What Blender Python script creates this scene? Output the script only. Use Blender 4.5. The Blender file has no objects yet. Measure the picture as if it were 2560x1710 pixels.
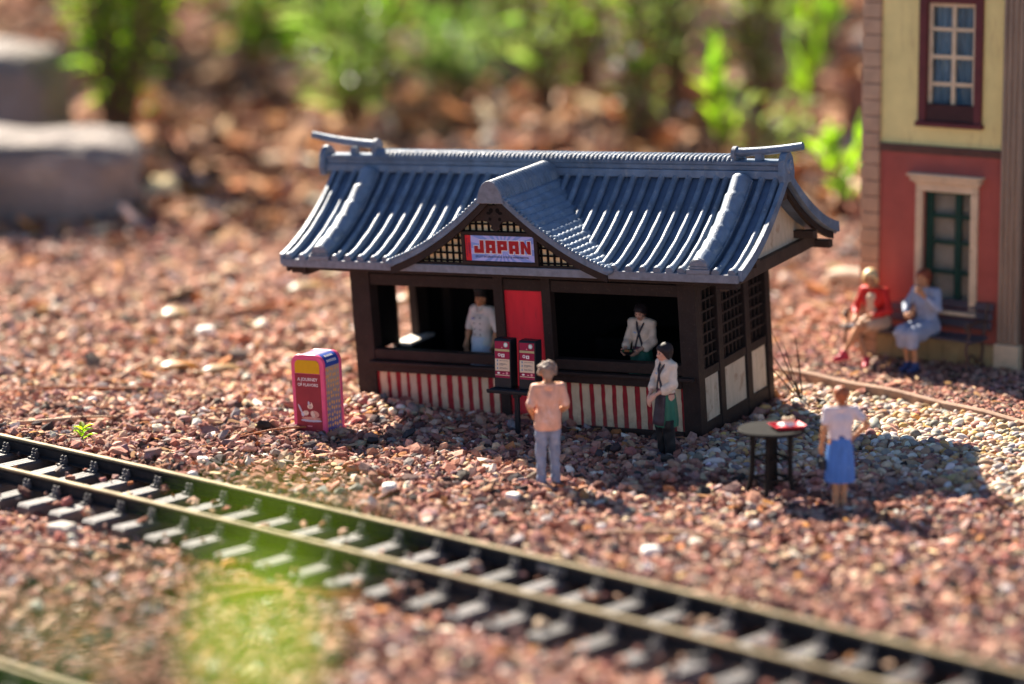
import bpy, math, random
import numpy as np
from mathutils import Vector, Matrix

rng = np.random.default_rng(11)
random.seed(11)
sc = bpy.context.scene
R = math.radians

# ------------------------------------------------------------------ camera, sky, sun, exposure
CAM_H, PITCH, ROLL = 8.5, 0.1954, 0.0111
cd = bpy.data.cameras.new('camera')
cam = bpy.data.objects.new('camera', cd)
sc.collection.objects.link(cam)
cam.matrix_world = Matrix.Translation((0, 0, CAM_H)) @ Matrix.Rotation(math.pi / 2 - PITCH, 4, 'X') @ Matrix.Rotation(-ROLL, 4, 'Z')
cd.sensor_width = 36
cd.lens = 96.6
cd.clip_start = 0.1
cd.clip_end = 2000
cd.dof.use_dof = True
cd.dof.focus_distance = 36.7
cd.dof.aperture_fstop = 0.165
sc.camera = cam

SUN_EL = R(37)
sun_h = Vector((-0.46, 0.89, 0)).normalized()          # horizontal direction towards the sun
sun_dir = Vector((sun_h.x * math.cos(SUN_EL), sun_h.y * math.cos(SUN_EL), math.sin(SUN_EL)))
sd = bpy.data.lights.new('sun', 'SUN')
sd.energy = 5.0
sd.angle = R(0.55)
sd.color = (1.0, 0.90, 0.75)
sun = bpy.data.objects.new('sun', sd)
sun.rotation_euler = sun_dir.to_track_quat('Z', 'Y').to_euler()
sc.collection.objects.link(sun)

world = bpy.data.worlds.new('World')
sc.world = world
world.use_nodes = True
wn = world.node_tree
sky = wn.nodes.new('ShaderNodeTexSky')
sky.sky_type = 'NISHITA'
sky.sun_disc = False
sky.sun_elevation = SUN_EL
sky.sun_rotation = math.atan2(sun_h.x, sun_h.y)
bg = wn.nodes['Background']
bg.inputs[1].default_value = 0.05
sky.dust_density = 0.0
sky.air_density = 0.6
wn.links.new(sky.outputs[0], bg.inputs[0])

sc.view_settings.view_transform = 'Standard'
sc.view_settings.look = 'None'
sc.view_settings.exposure = 1.95
sc.view_settings.gamma = 1.0
sc.view_settings.use_curve_mapping = False
sc.render.engine = 'CYCLES'
sc.cycles.use_denoising = True
sc.cycles.max_bounces = 6

# ------------------------------------------------------------------ helpers
def tag(o, label=None, cat=None, group=None, kind=None):
    if label: o['label'] = label
    if cat: o['category'] = cat
    if group: o['group'] = group
    if kind: o['kind'] = kind
    return o

def empty(name, loc=(0, 0, 0), rz=0, label=None, cat=None, group=None, scale=1.0):
    o = bpy.data.objects.new(name, None)
    sc.collection.objects.link(o)
    o.location = loc
    o.rotation_euler = (0, 0, rz)
    o.scale = (scale,) * 3
    o.empty_display_size = 0.1
    return tag(o, label, cat, group)

def link_mesh(name, me, mat=None, parent=None, bevel=0):
    o = bpy.data.objects.new(name, me)
    sc.collection.objects.link(o)
    if mat and not me.materials: me.materials.append(mat)
    if parent is not None: o.parent = parent
    if bevel:
        b = o.modifiers.new('bevel', 'BEVEL')
        b.width = bevel; b.segments = 2; b.limit_method = 'ANGLE'; b.angle_limit = R(40)
    return o

def child_copy(o, parent, loc=None, rot=None):
    c = o.copy()
    sc.collection.objects.link(c)
    c.parent = parent
    if loc is not None: c.location = loc
    if rot is not None: c.rotation_euler = rot
    return c

def fast_mesh(name, V, F, smooth=False, col=None):
    V = np.asarray(V, np.float32); F = np.asarray(F, np.int32)
    me = bpy.data.meshes.new(name)
    n = F.shape[1]
    me.vertices.add(len(V)); me.vertices.foreach_set('co', V.ravel())
    me.loops.add(F.size); me.loops.foreach_set('vertex_index', F.ravel())
    me.polygons.add(len(F)); me.polygons.foreach_set('loop_start', np.arange(len(F), dtype=np.int32) * n)
    me.update(calc_edges=True)
    me.polygons.foreach_set('use_smooth', np.full(len(F), smooth, bool))
    if col is not None:
        a = me.attributes.new('col', 'FLOAT_COLOR', 'POINT')
        c4 = np.ones((len(V), 4), np.float32); c4[:, :3] = col
        a.data.foreach_set('color', c4.ravel())
    me.validate()
    return me

class MB:
    def __init__(s): s.V = []; s.F = []
    def add(s, V, F):
        b = len(s.V); s.V += [tuple(map(float, v)) for v in V]; s.F += [tuple(b + i for i in f) for f in F]; return s
    def box(s, x0, x1, y0, y1, z0, z1):
        V = [(x, y, z) for z in (z0, z1) for y in (y0, y1) for x in (x0, x1)]
        return s.add(V, [(0, 2, 3, 1), (4, 5, 7, 6), (0, 1, 5, 4), (2, 6, 7, 3), (0, 4, 6, 2), (1, 3, 7, 5)])
    def tube(s, path, r, n=10, caps=True, flat=1.0):
        P = [Vector(p) for p in path]; m = len(P)
        rr = r if hasattr(r, '__len__') else [r] * m
        V = []; F = []
        t0 = (P[1] - P[0]).normalized()
        ref = Vector((0, 0, 1)) if abs(t0.z) < 0.9 else Vector((1, 0, 0))
        a = t0.cross(ref).normalized()
        for i in range(m):
            t = (P[min(i + 1, m - 1)] - P[max(i - 1, 0)]).normalized()
            a = (a - t * a.dot(t)).normalized(); b = t.cross(a)
            for j in range(n):
                th = 2 * math.pi * j / n
                V.append(P[i] + (a * math.cos(th) + b * math.sin(th) * flat) * rr[i])
        for i in range(m - 1):
            for j in range(n):
                k = (j + 1) % n
                F.append((i * n + j, i * n + k, (i + 1) * n + k, (i + 1) * n + j))
        if caps:
            F.append(tuple(range(n))[::-1]); F.append(tuple((m - 1) * n + j for j in range(n)))
        return s.add(V, F)
    def lathe(s, prof, n=24, c=(0, 0, 0), sx=1, sy=1):
        V = []; F = []; m = len(prof)
        for r, z in prof:
            for j in range(n):
                th = 2 * math.pi * j / n
                V.append((c[0] + r * sx * math.cos(th), c[1] + r * sy * math.sin(th), c[2] + z))
        for i in range(m - 1):
            for j in range(n):
                k = (j + 1) % n
                F.append((i * n + j, i * n + k, (i + 1) * n + k, (i + 1) * n + j))
        F.append(tuple(range(n))[::-1]); F.append(tuple((m - 1) * n + j for j in range(n)))
        return s.add(V, F)
    def prism(s, poly, d0, d1, m=lambda a, b, d: (a, d, b)):
        n = len(poly)
        V = [m(a, b, d0) for a, b in poly] + [m(a, b, d1) for a, b in poly]
        F = [tuple(range(n)), tuple(range(2 * n - 1, n - 1, -1))]
        F += [(i, i + n, (i + 1) % n + n, (i + 1) % n) for i in range(n)]
        return s.add(V, F)
    def sphere(s, c, r, n=8, m=6):
        r = r if hasattr(r, '__len__') else (r, r, r)
        V = [(c[0], c[1], c[2] - r[2])]; F = []
        for i in range(1, m):
            ph = -math.pi / 2 + math.pi * i / m
            for j in range(n):
                th = 2 * math.pi * j / n
                V.append((c[0] + r[0] * math.cos(ph) * math.cos(th), c[1] + r[1] * math.cos(ph) * math.sin(th), c[2] + r[2] * math.sin(ph)))
        V.append((c[0], c[1], c[2] + r[2]))
        for j in range(n):
            k = (j + 1) % n
            F.append((0, 1 + k, 1 + j)); F.append((len(V) - 1, 1 + (m - 2) * n + j, 1 + (m - 2) * n + k))
            for i in range(m - 2):
                F.append((1 + i * n + j, 1 + i * n + k, 1 + (i + 1) * n + k, 1 + (i + 1) * n + j))
        return s.add(V, F)
    def grid(s, fn, nu, nv, flip=False):
        V = [fn(i / (nu - 1), j / (nv - 1)) for i in range(nu) for j in range(nv)]
        F = []
        for i in range(nu - 1):
            for j in range(nv - 1):
                q = (i * nv + j, (i + 1) * nv + j, (i + 1) * nv + j + 1, i * nv + j + 1)
                F.append(q[::-1] if flip else q)
        return s.add(V, F)
    def mesh(s, name, smooth=False, fix=True):
        me = bpy.data.meshes.new(name)
        me.from_pydata(s.V, [], s.F)
        me.update()
        if fix:
            import bmesh
            bm = bmesh.new(); bm.from_mesh(me); bmesh.ops.recalc_face_normals(bm, faces=bm.faces); bm.to_mesh(me); bm.free()
        me.polygons.foreach_set('use_smooth', np.full(len(me.polygons), smooth, bool))
        if smooth:
            try: me.set_sharp_from_angle(angle=R(42))
            except Exception: pass
        return me
    def build(s, name, mat, parent=None, smooth=False, bevel=0, fix=True):
        return link_mesh(name, s.mesh(name, smooth, fix), mat, parent, bevel)

def text_mesh(body, size, width=None, fatten=0.0):
    cu = bpy.data.curves.new('t', 'FONT'); cu.body = body; cu.size = size; cu.align_x = 'CENTER'; cu.align_y = 'CENTER'
    cu.resolution_u = 2; cu.offset = fatten
    o = bpy.data.objects.new('t', cu)
    sc.collection.objects.link(o)
    bpy.context.view_layer.update()
    me = bpy.data.meshes.new_from_object(o.evaluated_get(bpy.context.evaluated_depsgraph_get()))
    bpy.data.objects.remove(o); bpy.data.curves.remove(cu)
    V = [(v.co.x, v.co.y) for v in me.vertices]; F = [tuple(p.vertices) for p in me.polygons]
    bpy.data.meshes.remove(me)
    if width and V:
        w = max(v[0] for v in V) - min(v[0] for v in V)
        k = width / w; V = [(x * k, y * k) for x, y in V]
    return V, F

def put_text(name, body, size, cu, cv, cw, mat, parent, width=None, fatten=0.0, rot=0.0):
    V, F = text_mesh(body, size, width, fatten)
    c, s_ = math.cos(rot), math.sin(rot)
    mb = MB(); mb.add([(cu + x * c - y * s_, cv, cw + x * s_ + y * c) for x, y in V], F)
    return mb.build(name, mat, parent, fix=False)

# ------------------------------------------------------------------ materials
def nodes(name):
    m = bpy.data.materials.new(name); m.use_nodes = True
    nt = m.node_tree; return m, nt, nt.nodes['Principled BSDF']

def mixcol(nt, fac, a, b, mode='MIX'):
    n = nt.nodes.new('ShaderNodeMix'); n.data_type = 'RGBA'; n.blend_type = mode
    for sock, v in ((n.inputs[0], fac), (n.inputs[6], a), (n.inputs[7], b)):
        if hasattr(v, 'is_linked') or isinstance(v, bpy.types.NodeSocket): nt.links.new(v, sock)
        elif isinstance(v, (tuple, list)): sock.default_value = (*v[:3], 1)
        else: sock.default_value = v
    return n.outputs[2]

def noise(nt, scale, detail=4, rough=0.55, vec=None, stretch=None):
    n = nt.nodes.new('ShaderNodeTexNoise'); n.inputs['Scale'].default_value = scale
    n.inputs['Detail'].default_value = detail; n.inputs['Roughness'].default_value = rough
    if vec is None:
        tc = nt.nodes.new('ShaderNodeTexCoord'); vec = tc.outputs['Object']
    if stretch:
        mp = nt.nodes.new('ShaderNodeMapping'); mp.inputs['Scale'].default_value = stretch
        nt.links.new(vec, mp.inputs[0]); vec = mp.outputs[0]
    nt.links.new(vec, n.inputs['Vector'])
    return n.outputs['Fac']

def ramp(nt, fac, lo, hi):
    n = nt.nodes.new('ShaderNodeMapRange'); nt.links.new(fac, n.inputs[0])
    n.inputs[1].default_value = lo; n.inputs[2].default_value = hi
    return n.outputs[0]

def M(name, c, rough=0.6, var=0.25, scale=6, bump=0.15, bscale=None, metal=0, spec=0.28, c2=None, wear=None, stretch=None, bdist=0.02, wscale=9, wstretch=None, dirt=None, tone=0.0):
    m, nt, b = nodes(name)
    c2 = c2 or tuple(min(1, x * (1 + var)) for x in c); c1 = tuple(x * (1 - var) for x in c)
    f = ramp(nt, noise(nt, scale, 5, 0.6, stretch=stretch), 0.3, 0.7)
    col = mixcol(nt, f, c1, c2)
    if wear:
        col = mixcol(nt, ramp(nt, noise(nt, wscale, 6, 0.7, stretch=wstretch), 0.55, 0.74), col, wear)
    if dirt:                                       # splashed soil, densest at the foot
        z0, z1, dc = dirt
        tc = nt.nodes.new('ShaderNodeTexCoord'); sp = nt.nodes.new('ShaderNodeSeparateXYZ'); nt.links.new(tc.outputs['Object'], sp.inputs[0])
        hgt = ramp(nt, sp.outputs[2], z1, z0); ns = ramp(nt, noise(nt, 14, 6, 0.75), 0.35, 0.75)
        mu = nt.nodes.new('ShaderNodeMath'); mu.operation = 'MULTIPLY'; nt.links.new(hgt, mu.inputs[0]); nt.links.new(ns, mu.inputs[1])
        col = mixcol(nt, mu.outputs[0], col, dc)
    if tone:
        oi = nt.nodes.new('ShaderNodeObjectInfo'); mr = nt.nodes.new('ShaderNodeMapRange'); nt.links.new(oi.outputs['Random'], mr.inputs[0]); mr.inputs[3].default_value = 1 - tone; mr.inputs[4].default_value = 1 + tone
        cb = nt.nodes.new('ShaderNodeCombineColor')
        for q in range(3): nt.links.new(mr.outputs[0], cb.inputs[q])
        col = mixcol(nt, 1.0, col, cb.outputs[0], 'MULTIPLY')
    nt.links.new(col, b.inputs['Base Color'])
    b.inputs['Roughness'].default_value = rough; b.inputs['Metallic'].default_value = metal
    b.inputs['Specular IOR Level'].default_value = spec
    if bump:
        bn = nt.nodes.new('ShaderNodeBump'); bn.inputs['Strength'].default_value = bump; bn.inputs['Distance'].default_value = bdist
        nt.links.new(noise(nt, bscale or scale * 5, 5, 0.6, stretch=stretch), bn.inputs['Height']); nt.links.new(bn.outputs[0], b.inputs['Normal'])
    return m

def M_attr(name, rough=0.8, bscale=30, bump=0.4, var=0.3, spec=0.3):
    m, nt, b = nodes(name)
    at = nt.nodes.new('ShaderNodeAttribute'); at.attribute_name = 'col'
    f = ramp(nt, noise(nt, bscale * 0.7, 4, 0.65), 0.25, 0.75)
    dk = mixcol(nt, 1.0, at.outputs['Color'], (1 - var,) * 3, 'MULTIPLY')
    lt = mixcol(nt, 1.0, at.outputs['Color'], (1 + var,) * 3, 'MULTIPLY')
    nt.links.new(mixcol(nt, f, dk, lt), b.inputs['Base Color'])
    b.inputs['Roughness'].default_value = rough; b.inputs['Specular IOR Level'].default_value = spec
    bn = nt.nodes.new('ShaderNodeBump'); bn.inputs['Strength'].default_value = bump; bn.inputs['Distance'].default_value = 0.02
    nt.links.new(noise(nt, bscale, 5, 0.65), bn.inputs['Height']); nt.links.new(bn.outputs[0], b.inputs['Normal'])
    return m

def M_leaf(name, c, trans=0.55, var=0.35, scale=2.0):
    m, nt, b = nodes(name)
    f = ramp(nt, noise(nt, scale, 3), 0.3, 0.7)
    col = mixcol(nt, f, tuple(x * (1 - var) for x in c), tuple(x * (1 + var) for x in c))
    nt.links.new(col, b.inputs['Base Color']); b.inputs['Roughness'].default_value = 0.42
    tr = nt.nodes.new('ShaderNodeBsdfTranslucent')
    nt.links.new(mixcol(nt, 1.0, col, (1.6, 1.9, 0.7), 'MULTIPLY'), tr.inputs[0])
    mx = nt.nodes.new('ShaderNodeMixShader'); mx.inputs[0].default_value = trans
    nt.links.new(b.outputs[0], mx.inputs[1]); nt.links.new(tr.outputs[0], mx.inputs[2])
    nt.links.new(mx.outputs[0], nt.nodes['Material Output'].inputs[0])
    return m

wood = M('kiosk_brown_paint', (0.030, 0.019, 0.016), 0.6, 0.22, 4, 0.35, 14, spec=0.18, wear=(0.062, 0.040, 0.031), stretch=(1, 1, 1), wscale=23)
wood_lt = M('kiosk_rafter_paint', (0.06, 0.036, 0.025), 0.6, 0.25, 5, 0.3, 14)
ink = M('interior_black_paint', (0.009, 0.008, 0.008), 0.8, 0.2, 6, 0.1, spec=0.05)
tile_m = M('roof_grey_blue_paint', (0.125, 0.17, 0.24), 0.45, 0.26, 5, 0.5, 45, spec=0.45, wear=(0.27, 0.285, 0.30), bdist=0.014, wscale=7, wstretch=(1.6, 0.6, 1.0), tone=0.12)
tile_cap = M('tile_end_paint', (0.19, 0.20, 0.235), 0.6, 0.2, 12, 0.35, 60, bdist=0.01)
tile_dk = M('roof_trough_paint', (0.07, 0.11, 0.185), 0.45, 0.25, 5, 0.35, 50, spec=0.5, bdist=0.01)
red_paint = M('red_panel_paint', (0.70, 0.018, 0.035), 0.5, 0.14, 3, 0.15, 30, wear=(0.50, 0.02, 0.032), stretch=(1, 1, 0.25), wstretch=(2, 2, 0.3), dirt=(0.05, 0.55, (0.16, 0.10, 0.075)))
red_dk = M('stripe_red_paint', (0.30, 0.012, 0.02), 0.5, 0.25, 8, 0.15, 30, dirt=(0.03, 0.45, (0.16, 0.10, 0.075)))
cream = M('stripe_cream_paint', (0.60, 0.46, 0.30), 0.6, 0.12, 4, 0.15, 30, wear=(0.46, 0.33, 0.21), wstretch=(3, 3, 0.4), dirt=(0.03, 0.5, (0.24, 0.16, 0.11)))
paper = M('gable_tan_paint', (0.80, 0.58, 0.32), 0.6, 0.15, 6, 0.1)
cream_wall = M('side_panel_cream_paint', (0.55, 0.43, 0.31), 0.7, 0.16, 5, 0.35, 20, wear=(0.30, 0.16, 0.09), stretch=(6, 6, 0.6), wscale=5)
black_pl = M('black_plastic', (0.012, 0.013, 0.018), 0.4, 0.2, 8, 0.05)
maroon = M('menu_maroon_print', (0.30, 0.008, 0.05), 0.45, 0.1, 3, 0)
menu_cream = M('menu_cream_print', (0.72, 0.55, 0.38), 0.5, 0.06, 3, 0)
menu_green = M('menu_green_print', (0.33, 0.42, 0.22), 0.5, 0.12, 14, 0, c2=(0.62, 0.42, 0.2))
menu_teal = M('menu_teal_print', (0.35, 0.55, 0.48), 0.5, 0.1, 3, 0)
menu_blue = M('menu_pale_blue_print', (0.45, 0.52, 0.55), 0.5, 0.1, 3, 0)
white_pr = M('white_print', (0.8, 0.76, 0.74), 0.5, 0.04, 3, 0)
pink_pr = M('pink_print', (0.75, 0.28, 0.32), 0.5, 0.08, 3, 0)
dark_pr = M('dark_print', (0.03, 0.03, 0.09), 0.5, 0.1, 3, 0)
let_red = M('letter_red_print', (0.36, 0.008, 0.014), 0.45, 0.05, 3, 0)
sign_red = M('sign_red_print', (0.62, 0.02, 0.03), 0.45, 0.05, 3, 0)

# ------------------------------------------------------------------ ground shape
KX, KY, KYAW, KTILT, KTV = 2.5496, 36.054, 0.4988, 0.03815, 0.05137
cu_, su_ = math.cos(KYAW), math.sin(KYAW)
_U = Vector((cu_, -su_, 0)); _V = Vector((su_, cu_, 0)); _Z = Vector((0, 0, 1))
KU = _U * math.cos(KTILT) + _Z * math.sin(KTILT)
_Wt = _Z * math.cos(KTILT) - _U * math.sin(KTILT)
KV = _V * math.cos(KTV) + _Wt * math.sin(KTV)
KW = _Wt * math.cos(KTV) - _V * math.sin(KTV)
def KL(u, v, w): return Vector((KX, KY, 0)) + KU * u + KV * v + KW * w
def k_uv(x, y):
    dx, dy = x - KX, y - KY
    return dx * cu_ - dy * su_, dx * su_ + dy * cu_

def track_y(x): return -0.00365 * x * x - 0.9116 * x + 29.868      # the far rail of the main track
def track_d(x, y):                                                # distance from its centre line, + is towards the kiosk
    s = -0.0073 * x - 0.9116
    return (y - track_y(x)) / np.sqrt(1 + s * s) + 0.575
TRACK2 = -6.3

BYAW = R(35.6)
B0 = Vector((5.46, 41.52, 0))
BU = Vector((math.cos(BYAW), -math.sin(BYAW), 0)); BV = Vector((math.sin(BYAW), math.cos(BYAW), 0))
def BL(u, v, w): return B0 + BU * u + BV * v + Vector((0, 0, w))
def b_uv(x, y):
    dx, dy = x - B0.x, y - B0.y
    return dx * BU.x + dy * BU.y, dx * BV.x + dy * BV.y

S0 = np.array((4.0, 40.02)); S1 = np.array((9.4, 33.35))           # the edging strip before the building
sdv = (S1 - S0) / np.linalg.norm(S1 - S0); snv = np.array((-sdv[1], sdv[0]))
def strip_d(x, y): return (x - S0[0]) * snv[0] + (y - S0[1]) * snv[1]

def sstep(a, b, x):
    t = np.clip((x - a) / (b - a), 0, 1); return t * t * (3 - 2 * t)

def gz(x, y):
    x = np.asarray(x, float); y = np.asarray(y, float)
    z = 0.035 * np.sin(1.3 * x + 0.4 * y) * np.sin(0.9 * y - 0.5 * x) + 0.02 * np.sin(3.1 * x + 1.7 * y)
    u, v = k_uv(x, y)
    z = z + 0.20 * np.exp(-((u + 4.9) ** 2 / 0.9 + (v + 0.38) ** 2 / 0.22)) - 0.05 * np.exp(-((u + 1.5) ** 2 / 2 + (v + 0.5) ** 2 / 0.3))
    z = z - 0.10 * sstep(-3.2, -5.6, u) * np.exp(-((v - 1.0) / 1.6) ** 2)
    for off in (0.0, TRACK2):
        d = track_d(x, y) - off
        z = z * (1 - np.exp(-(d / 1.6) ** 4)) + np.where(d < 0.68, -0.19 * np.exp(-(d / 1.6) ** 4), 0)
        z = z + 0.15 * np.exp(-((d - 1.02) / 0.30) ** 2)
    sd_ = strip_d(x, y)
    z = z + 0.06 * sstep(0.0, 0.12, sd_) * sstep(3.0, 3.5, x)
    far = sstep(47, 62, y)
    z = z + far * (0.45 * np.sin(0.55 * x + 0.21 * y + 1.0) * np.sin(0.33 * y - 0.12 * x) + 0.28 * np.sin(1.25 * x - 0.5 * y) * np.sin(0.71 * y + 0.6) + 0.2)
    return z

# ground sheet: a fine patch in view, then rings out to the horizon
gx = np.concatenate([-np.geomspace(900, 15, 18), np.linspace(-14, 14, 225), np.geomspace(15, 900, 18)])
gy = np.concatenate([-np.geomspace(600, 6, 10), np.linspace(-4, 18, 12), np.linspace(19, 60, 330), np.linspace(60.4, 130, 170), np.geomspace(134, 1500, 14)])
GX, GY = np.meshgrid(gx, gy, indexing='ij')
GZ = gz(GX, GY) - 0.03
GV = np.stack([GX, GY, GZ], -1).reshape(-1, 3)
ii, jj = np.meshgrid(np.arange(len(gx) - 1), np.arange(len(gy) - 1), indexing='ij')
a0 = (ii * len(gy) + jj).ravel()
GF = np.stack([a0, a0 + len(gy), a0 + len(gy) + 1, a0 + 1], -1)
soil = M('red_brown_soil', (0.09, 0.052, 0.04), 0.95, 0.45, 1.4, 0.6, 18, spec=0.03, c2=(0.15, 0.085, 0.06), bdist=0.04)
ground = link_mesh('ground', fast_mesh('ground', GV, GF, True), soil)
tag(ground, 'bare red brown soil under the gravel', kind='structure')

# ------------------------------------------------------------------ stones
ph = (1 + 5 ** 0.5) / 2
ICO_V = np.array([(-1, ph, 0), (1, ph, 0), (-1, -ph, 0), (1, -ph, 0), (0, -1, ph), (0, 1, ph), (0, -1, -ph), (0, 1, -ph), (ph, 0, -1), (ph, 0, 1), (-ph, 0, -1), (-ph, 0, 1)]) / math.sqrt(1 + ph * ph)
ICO_F = np.array([(0, 11, 5), (0, 5, 1), (0, 1, 7), (0, 7, 10), (0, 10, 11), (1, 5, 9), (5, 11, 4), (11, 10, 2), (10, 7, 6), (7, 1, 8), (3, 9, 4), (3, 4, 2), (3, 2, 6), (3, 6, 8), (3, 8, 9), (4, 9, 5), (2, 4, 11), (6, 2, 10), (8, 6, 7), (9, 8, 1)])
def subdiv(V, F):
    V = [tuple(v) for v in V]; mid = {}; out = []
    def mp(a, b):
        k = (min(a, b), max(a, b))
        if k not in mid:
            p = np.array(V[a]) + np.array(V[b]); V.append(tuple(p / np.linalg.norm(p))); mid[k] = len(V) - 1
        return mid[k]
    for a, b, c in F:
        x, y, z = mp(a, b), mp(b, c), mp(c, a); out += [(a, x, z), (b, y, x), (c, z, y), (x, y, z)]
    return np.array(V), np.array(out)
ICO2_V, ICO2_F = subdiv(ICO_V, ICO_F)

def rand_rot(n, tilt):
    az = rng.uniform(0, 2 * np.pi, n); tx = rng.normal(0, tilt, n); ty = rng.normal(0, tilt, n)
    ca, sa, cx, sx, cy, sy = np.cos(az), np.sin(az), np.cos(tx), np.sin(tx), np.cos(ty), np.sin(ty)
    o = np.zeros(n); e = np.ones(n)
    Rz = np.stack([ca, -sa, o, sa, ca, o, o, o, e], -1).reshape(n, 3, 3)
    Rx = np.stack([e, o, o, o, cx, -sx, o, sx, cx], -1).reshape(n, 3, 3)
    Ry = np.stack([cy, o, sy, o, e, o, -sy, o, cy], -1).reshape(n, 3, 3)
    return Rx @ Ry @ Rz

def stones(name, pos, size, flat, col, mat, jit=0.22, tilt=0.35, smooth=False, fine=False, elong=(0.9, 1.5)):
    bv, bf = (ICO2_V, ICO2_F) if fine else (ICO_V, ICO_F)
    n = len(pos)
    J = rng.normal(1, jit, (n, len(bv), 1)).clip(0.55, 1.5)
    if fine:                                                       # keep neighbours alike so that pebbles stay round
        J = 1 + jit * (np.sin(bv[None, :, :1] * 2.3 + rng.uniform(0, 6, (n, 1, 1))) + np.sin(bv[None, :, 1:2] * 2.9 + rng.uniform(0, 6, (n, 1, 1))))
    sx = size * rng.uniform(*elong, n); sz = size * flat * rng.uniform(0.7, 1.25, n)
    S = np.stack([sx, size * rng.uniform(0.75, 1.05, n), sz], -1)[:, None, :]
    V = np.einsum('nij,nkj->nki', rand_rot(n, tilt), bv[None] * J * S) + pos[:, None, :]
    F = (bf[None] + (np.arange(n) * len(bv))[:, None, None]).reshape(-1, 3)
    C = np.repeat(col, len(bv), 0)
    return link_mesh(name, fast_mesh(name, V.reshape(-1, 3), F, smooth, C), mat)

def palette(n, cols, wts, jitter=0.16):
    w = np.array(wts, float); c = np.array(cols)[rng.choice(len(cols), n, p=w / w.sum())]
    return (c * rng.normal(1, jitter, (n, 1)).clip(0.5, 1.6) * rng.normal(1, 0.05, (n, 3))).clip(0.01, 0.85)

RED_PAL = [(0.44, 0.225, 0.165), (0.33, 0.145, 0.11), (0.52, 0.32, 0.235), (0.30, 0.185, 0.17), (0.60, 0.42, 0.29), (0.07, 0.058, 0.058), (0.27, 0.23, 0.22), (0.74, 0.65, 0.55), (0.45, 0.19, 0.08), (0.13, 0.065, 0.055)]
RED_W = [24, 20, 16, 11, 8, 8, 5, 4, 3, 12]
PEB_PAL = [(0.56, 0.44, 0.32), (0.48, 0.33, 0.20), (0.70, 0.63, 0.54), (0.40, 0.26, 0.15), (0.33, 0.30, 0.28), (0.60, 0.36, 0.13), (0.20, 0.17, 0.15), (0.33, 0.17, 0.13)]
PEB_W = [20, 18, 12, 12, 12, 6, 9, 12]

def half_w(y): return 0.195 * y + 1.2
def scatter(y0, y1, spacing, jitter=0.5, wide=1.0):
    ys = np.arange(y0, y1, spacing); out = []
    for y in ys:
        xs = np.arange(-half_w(y) * wide, half_w(y) * wide, spacing)
        out.append(np.stack([xs, np.full(len(xs), y)], -1))
    p = np.concatenate(out); return p + rng.uniform(-jitter, jitter, p.shape) * spacing

def clear(p, kiosk=0.02):
    u, v = k_uv(p[:, 0], p[:, 1]); bu, bv = b_uv(p[:, 0], p[:, 1])
    ok = ~((u > -5.42 + 0.03) & (u < 0.0 - kiosk + 0.02) & (v > kiosk) & (v < 2.5))
    ok &= ~((bu > -0.05) & (bv > 0.05))
    return ok

def rail_clear(p, r):
    ok = np.ones(len(p), bool)
    for off in (0.0, TRACK2):
        d = np.abs(np.abs(track_d(p[:, 0], p[:, 1]) - off) - 0.575)
        ok &= d > 0.06 + r * 0.5
    return ok

gravel_mat = M_attr('crushed_red_stone', 0.85, 22, 0.55, 0.3, 0.05)
pebble_mat = M_attr('washed_pebble', 0.6, 14, 0.25, 0.22, 0.15)
mulch_mat = M_attr('bark_mulch', 0.85, 8, 0.6, 0.35, 0.05)

# mask of the pale pebble bed beside the kiosk
def pebble_mask(x, y):
    u, v = k_uv(x, y)
    bed = sstep(-0.15, 0.7, u) * sstep(-1.7, -0.6, v + 0.35 * np.sin(1.7 * u)) * (1 - sstep(-0.05, 0.05, strip_d(x, y)) * sstep(3.6, 4.2, x)) * (1 - sstep(42, 45, y))
    heap = 0.75 * np.exp(-((u + 4.7) ** 2 / 0.7 + (v + 0.6) ** 2 / 0.16))
    return np.clip(bed + heap, 0, 1)

P1 = np.concatenate([scatter(21.5, 40.5, 0.074), scatter(40.5, 55, 0.13)])
P2 = np.concatenate([scatter(22, 42, 0.155), scatter(42, 55, 0.22)])
p = np.concatenate([P1, P2]); layer = np.concatenate([np.zeros(len(P1)), np.ones(len(P2))])
size = np.where(layer > 0, 0.042, 0.043) * np.exp(rng.normal(0, 0.42, len(p))).clip(0.4, 2.4) * np.where(p[:, 1] > 40.5, 1.3, 1.0)
grit = (strip_d(p[:, 0], p[:, 1]) > 0) & (p[:, 0] > 3.6)
keep = clear(p) & rail_clear(p, size) & (rng.random(len(p)) > pebble_mask(p[:, 0], p[:, 1]) * 0.80) & ~(grit & (p[:, 1] < 43))
p = p[keep]; size = size[keep]; layer = layer[keep]
pos = np.stack([p[:, 0], p[:, 1], gz(p[:, 0], p[:, 1]) + size * 0.12 + layer * size * 0.55 - 0.01], -1)
intrk = np.zeros(len(p), bool)
for off in (0.0, TRACK2): intrk |= (track_d(p[:, 0], p[:, 1]) - off < 0.66) & (track_d(p[:, 0], p[:, 1]) - off > -1.3)
pos[intrk, 2] = np.minimum(pos[intrk, 2], -0.155 + rng.normal(0, 0.03, intrk.sum()).clip(-0.06, 0.07))
gcol = palette(len(p), RED_PAL, RED_W)
bk = (sstep(36.5, 41.5, p[:, 1]) * (1 - sstep(50, 55, p[:, 1])) * (1 - 0.6 * sstep(0.0, 5.0, p[:, 0])))[:, None]
gcol = (gcol * (0.90 + 0.18 * bk) + bk * np.array((0.10, 0.074, 0.042))).clip(0.01, 0.85)
onti = intrk & (rng.random(len(p)) < 0.035); pos[onti, 2] = 0.02
g = stones('gravel', pos, size, 0.62, gcol, gravel_mat, jit=0.24, tilt=0.45)
tag(g, 'crushed dusty red and brown gravel covering the ground', 'gravel', kind='stuff')

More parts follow.
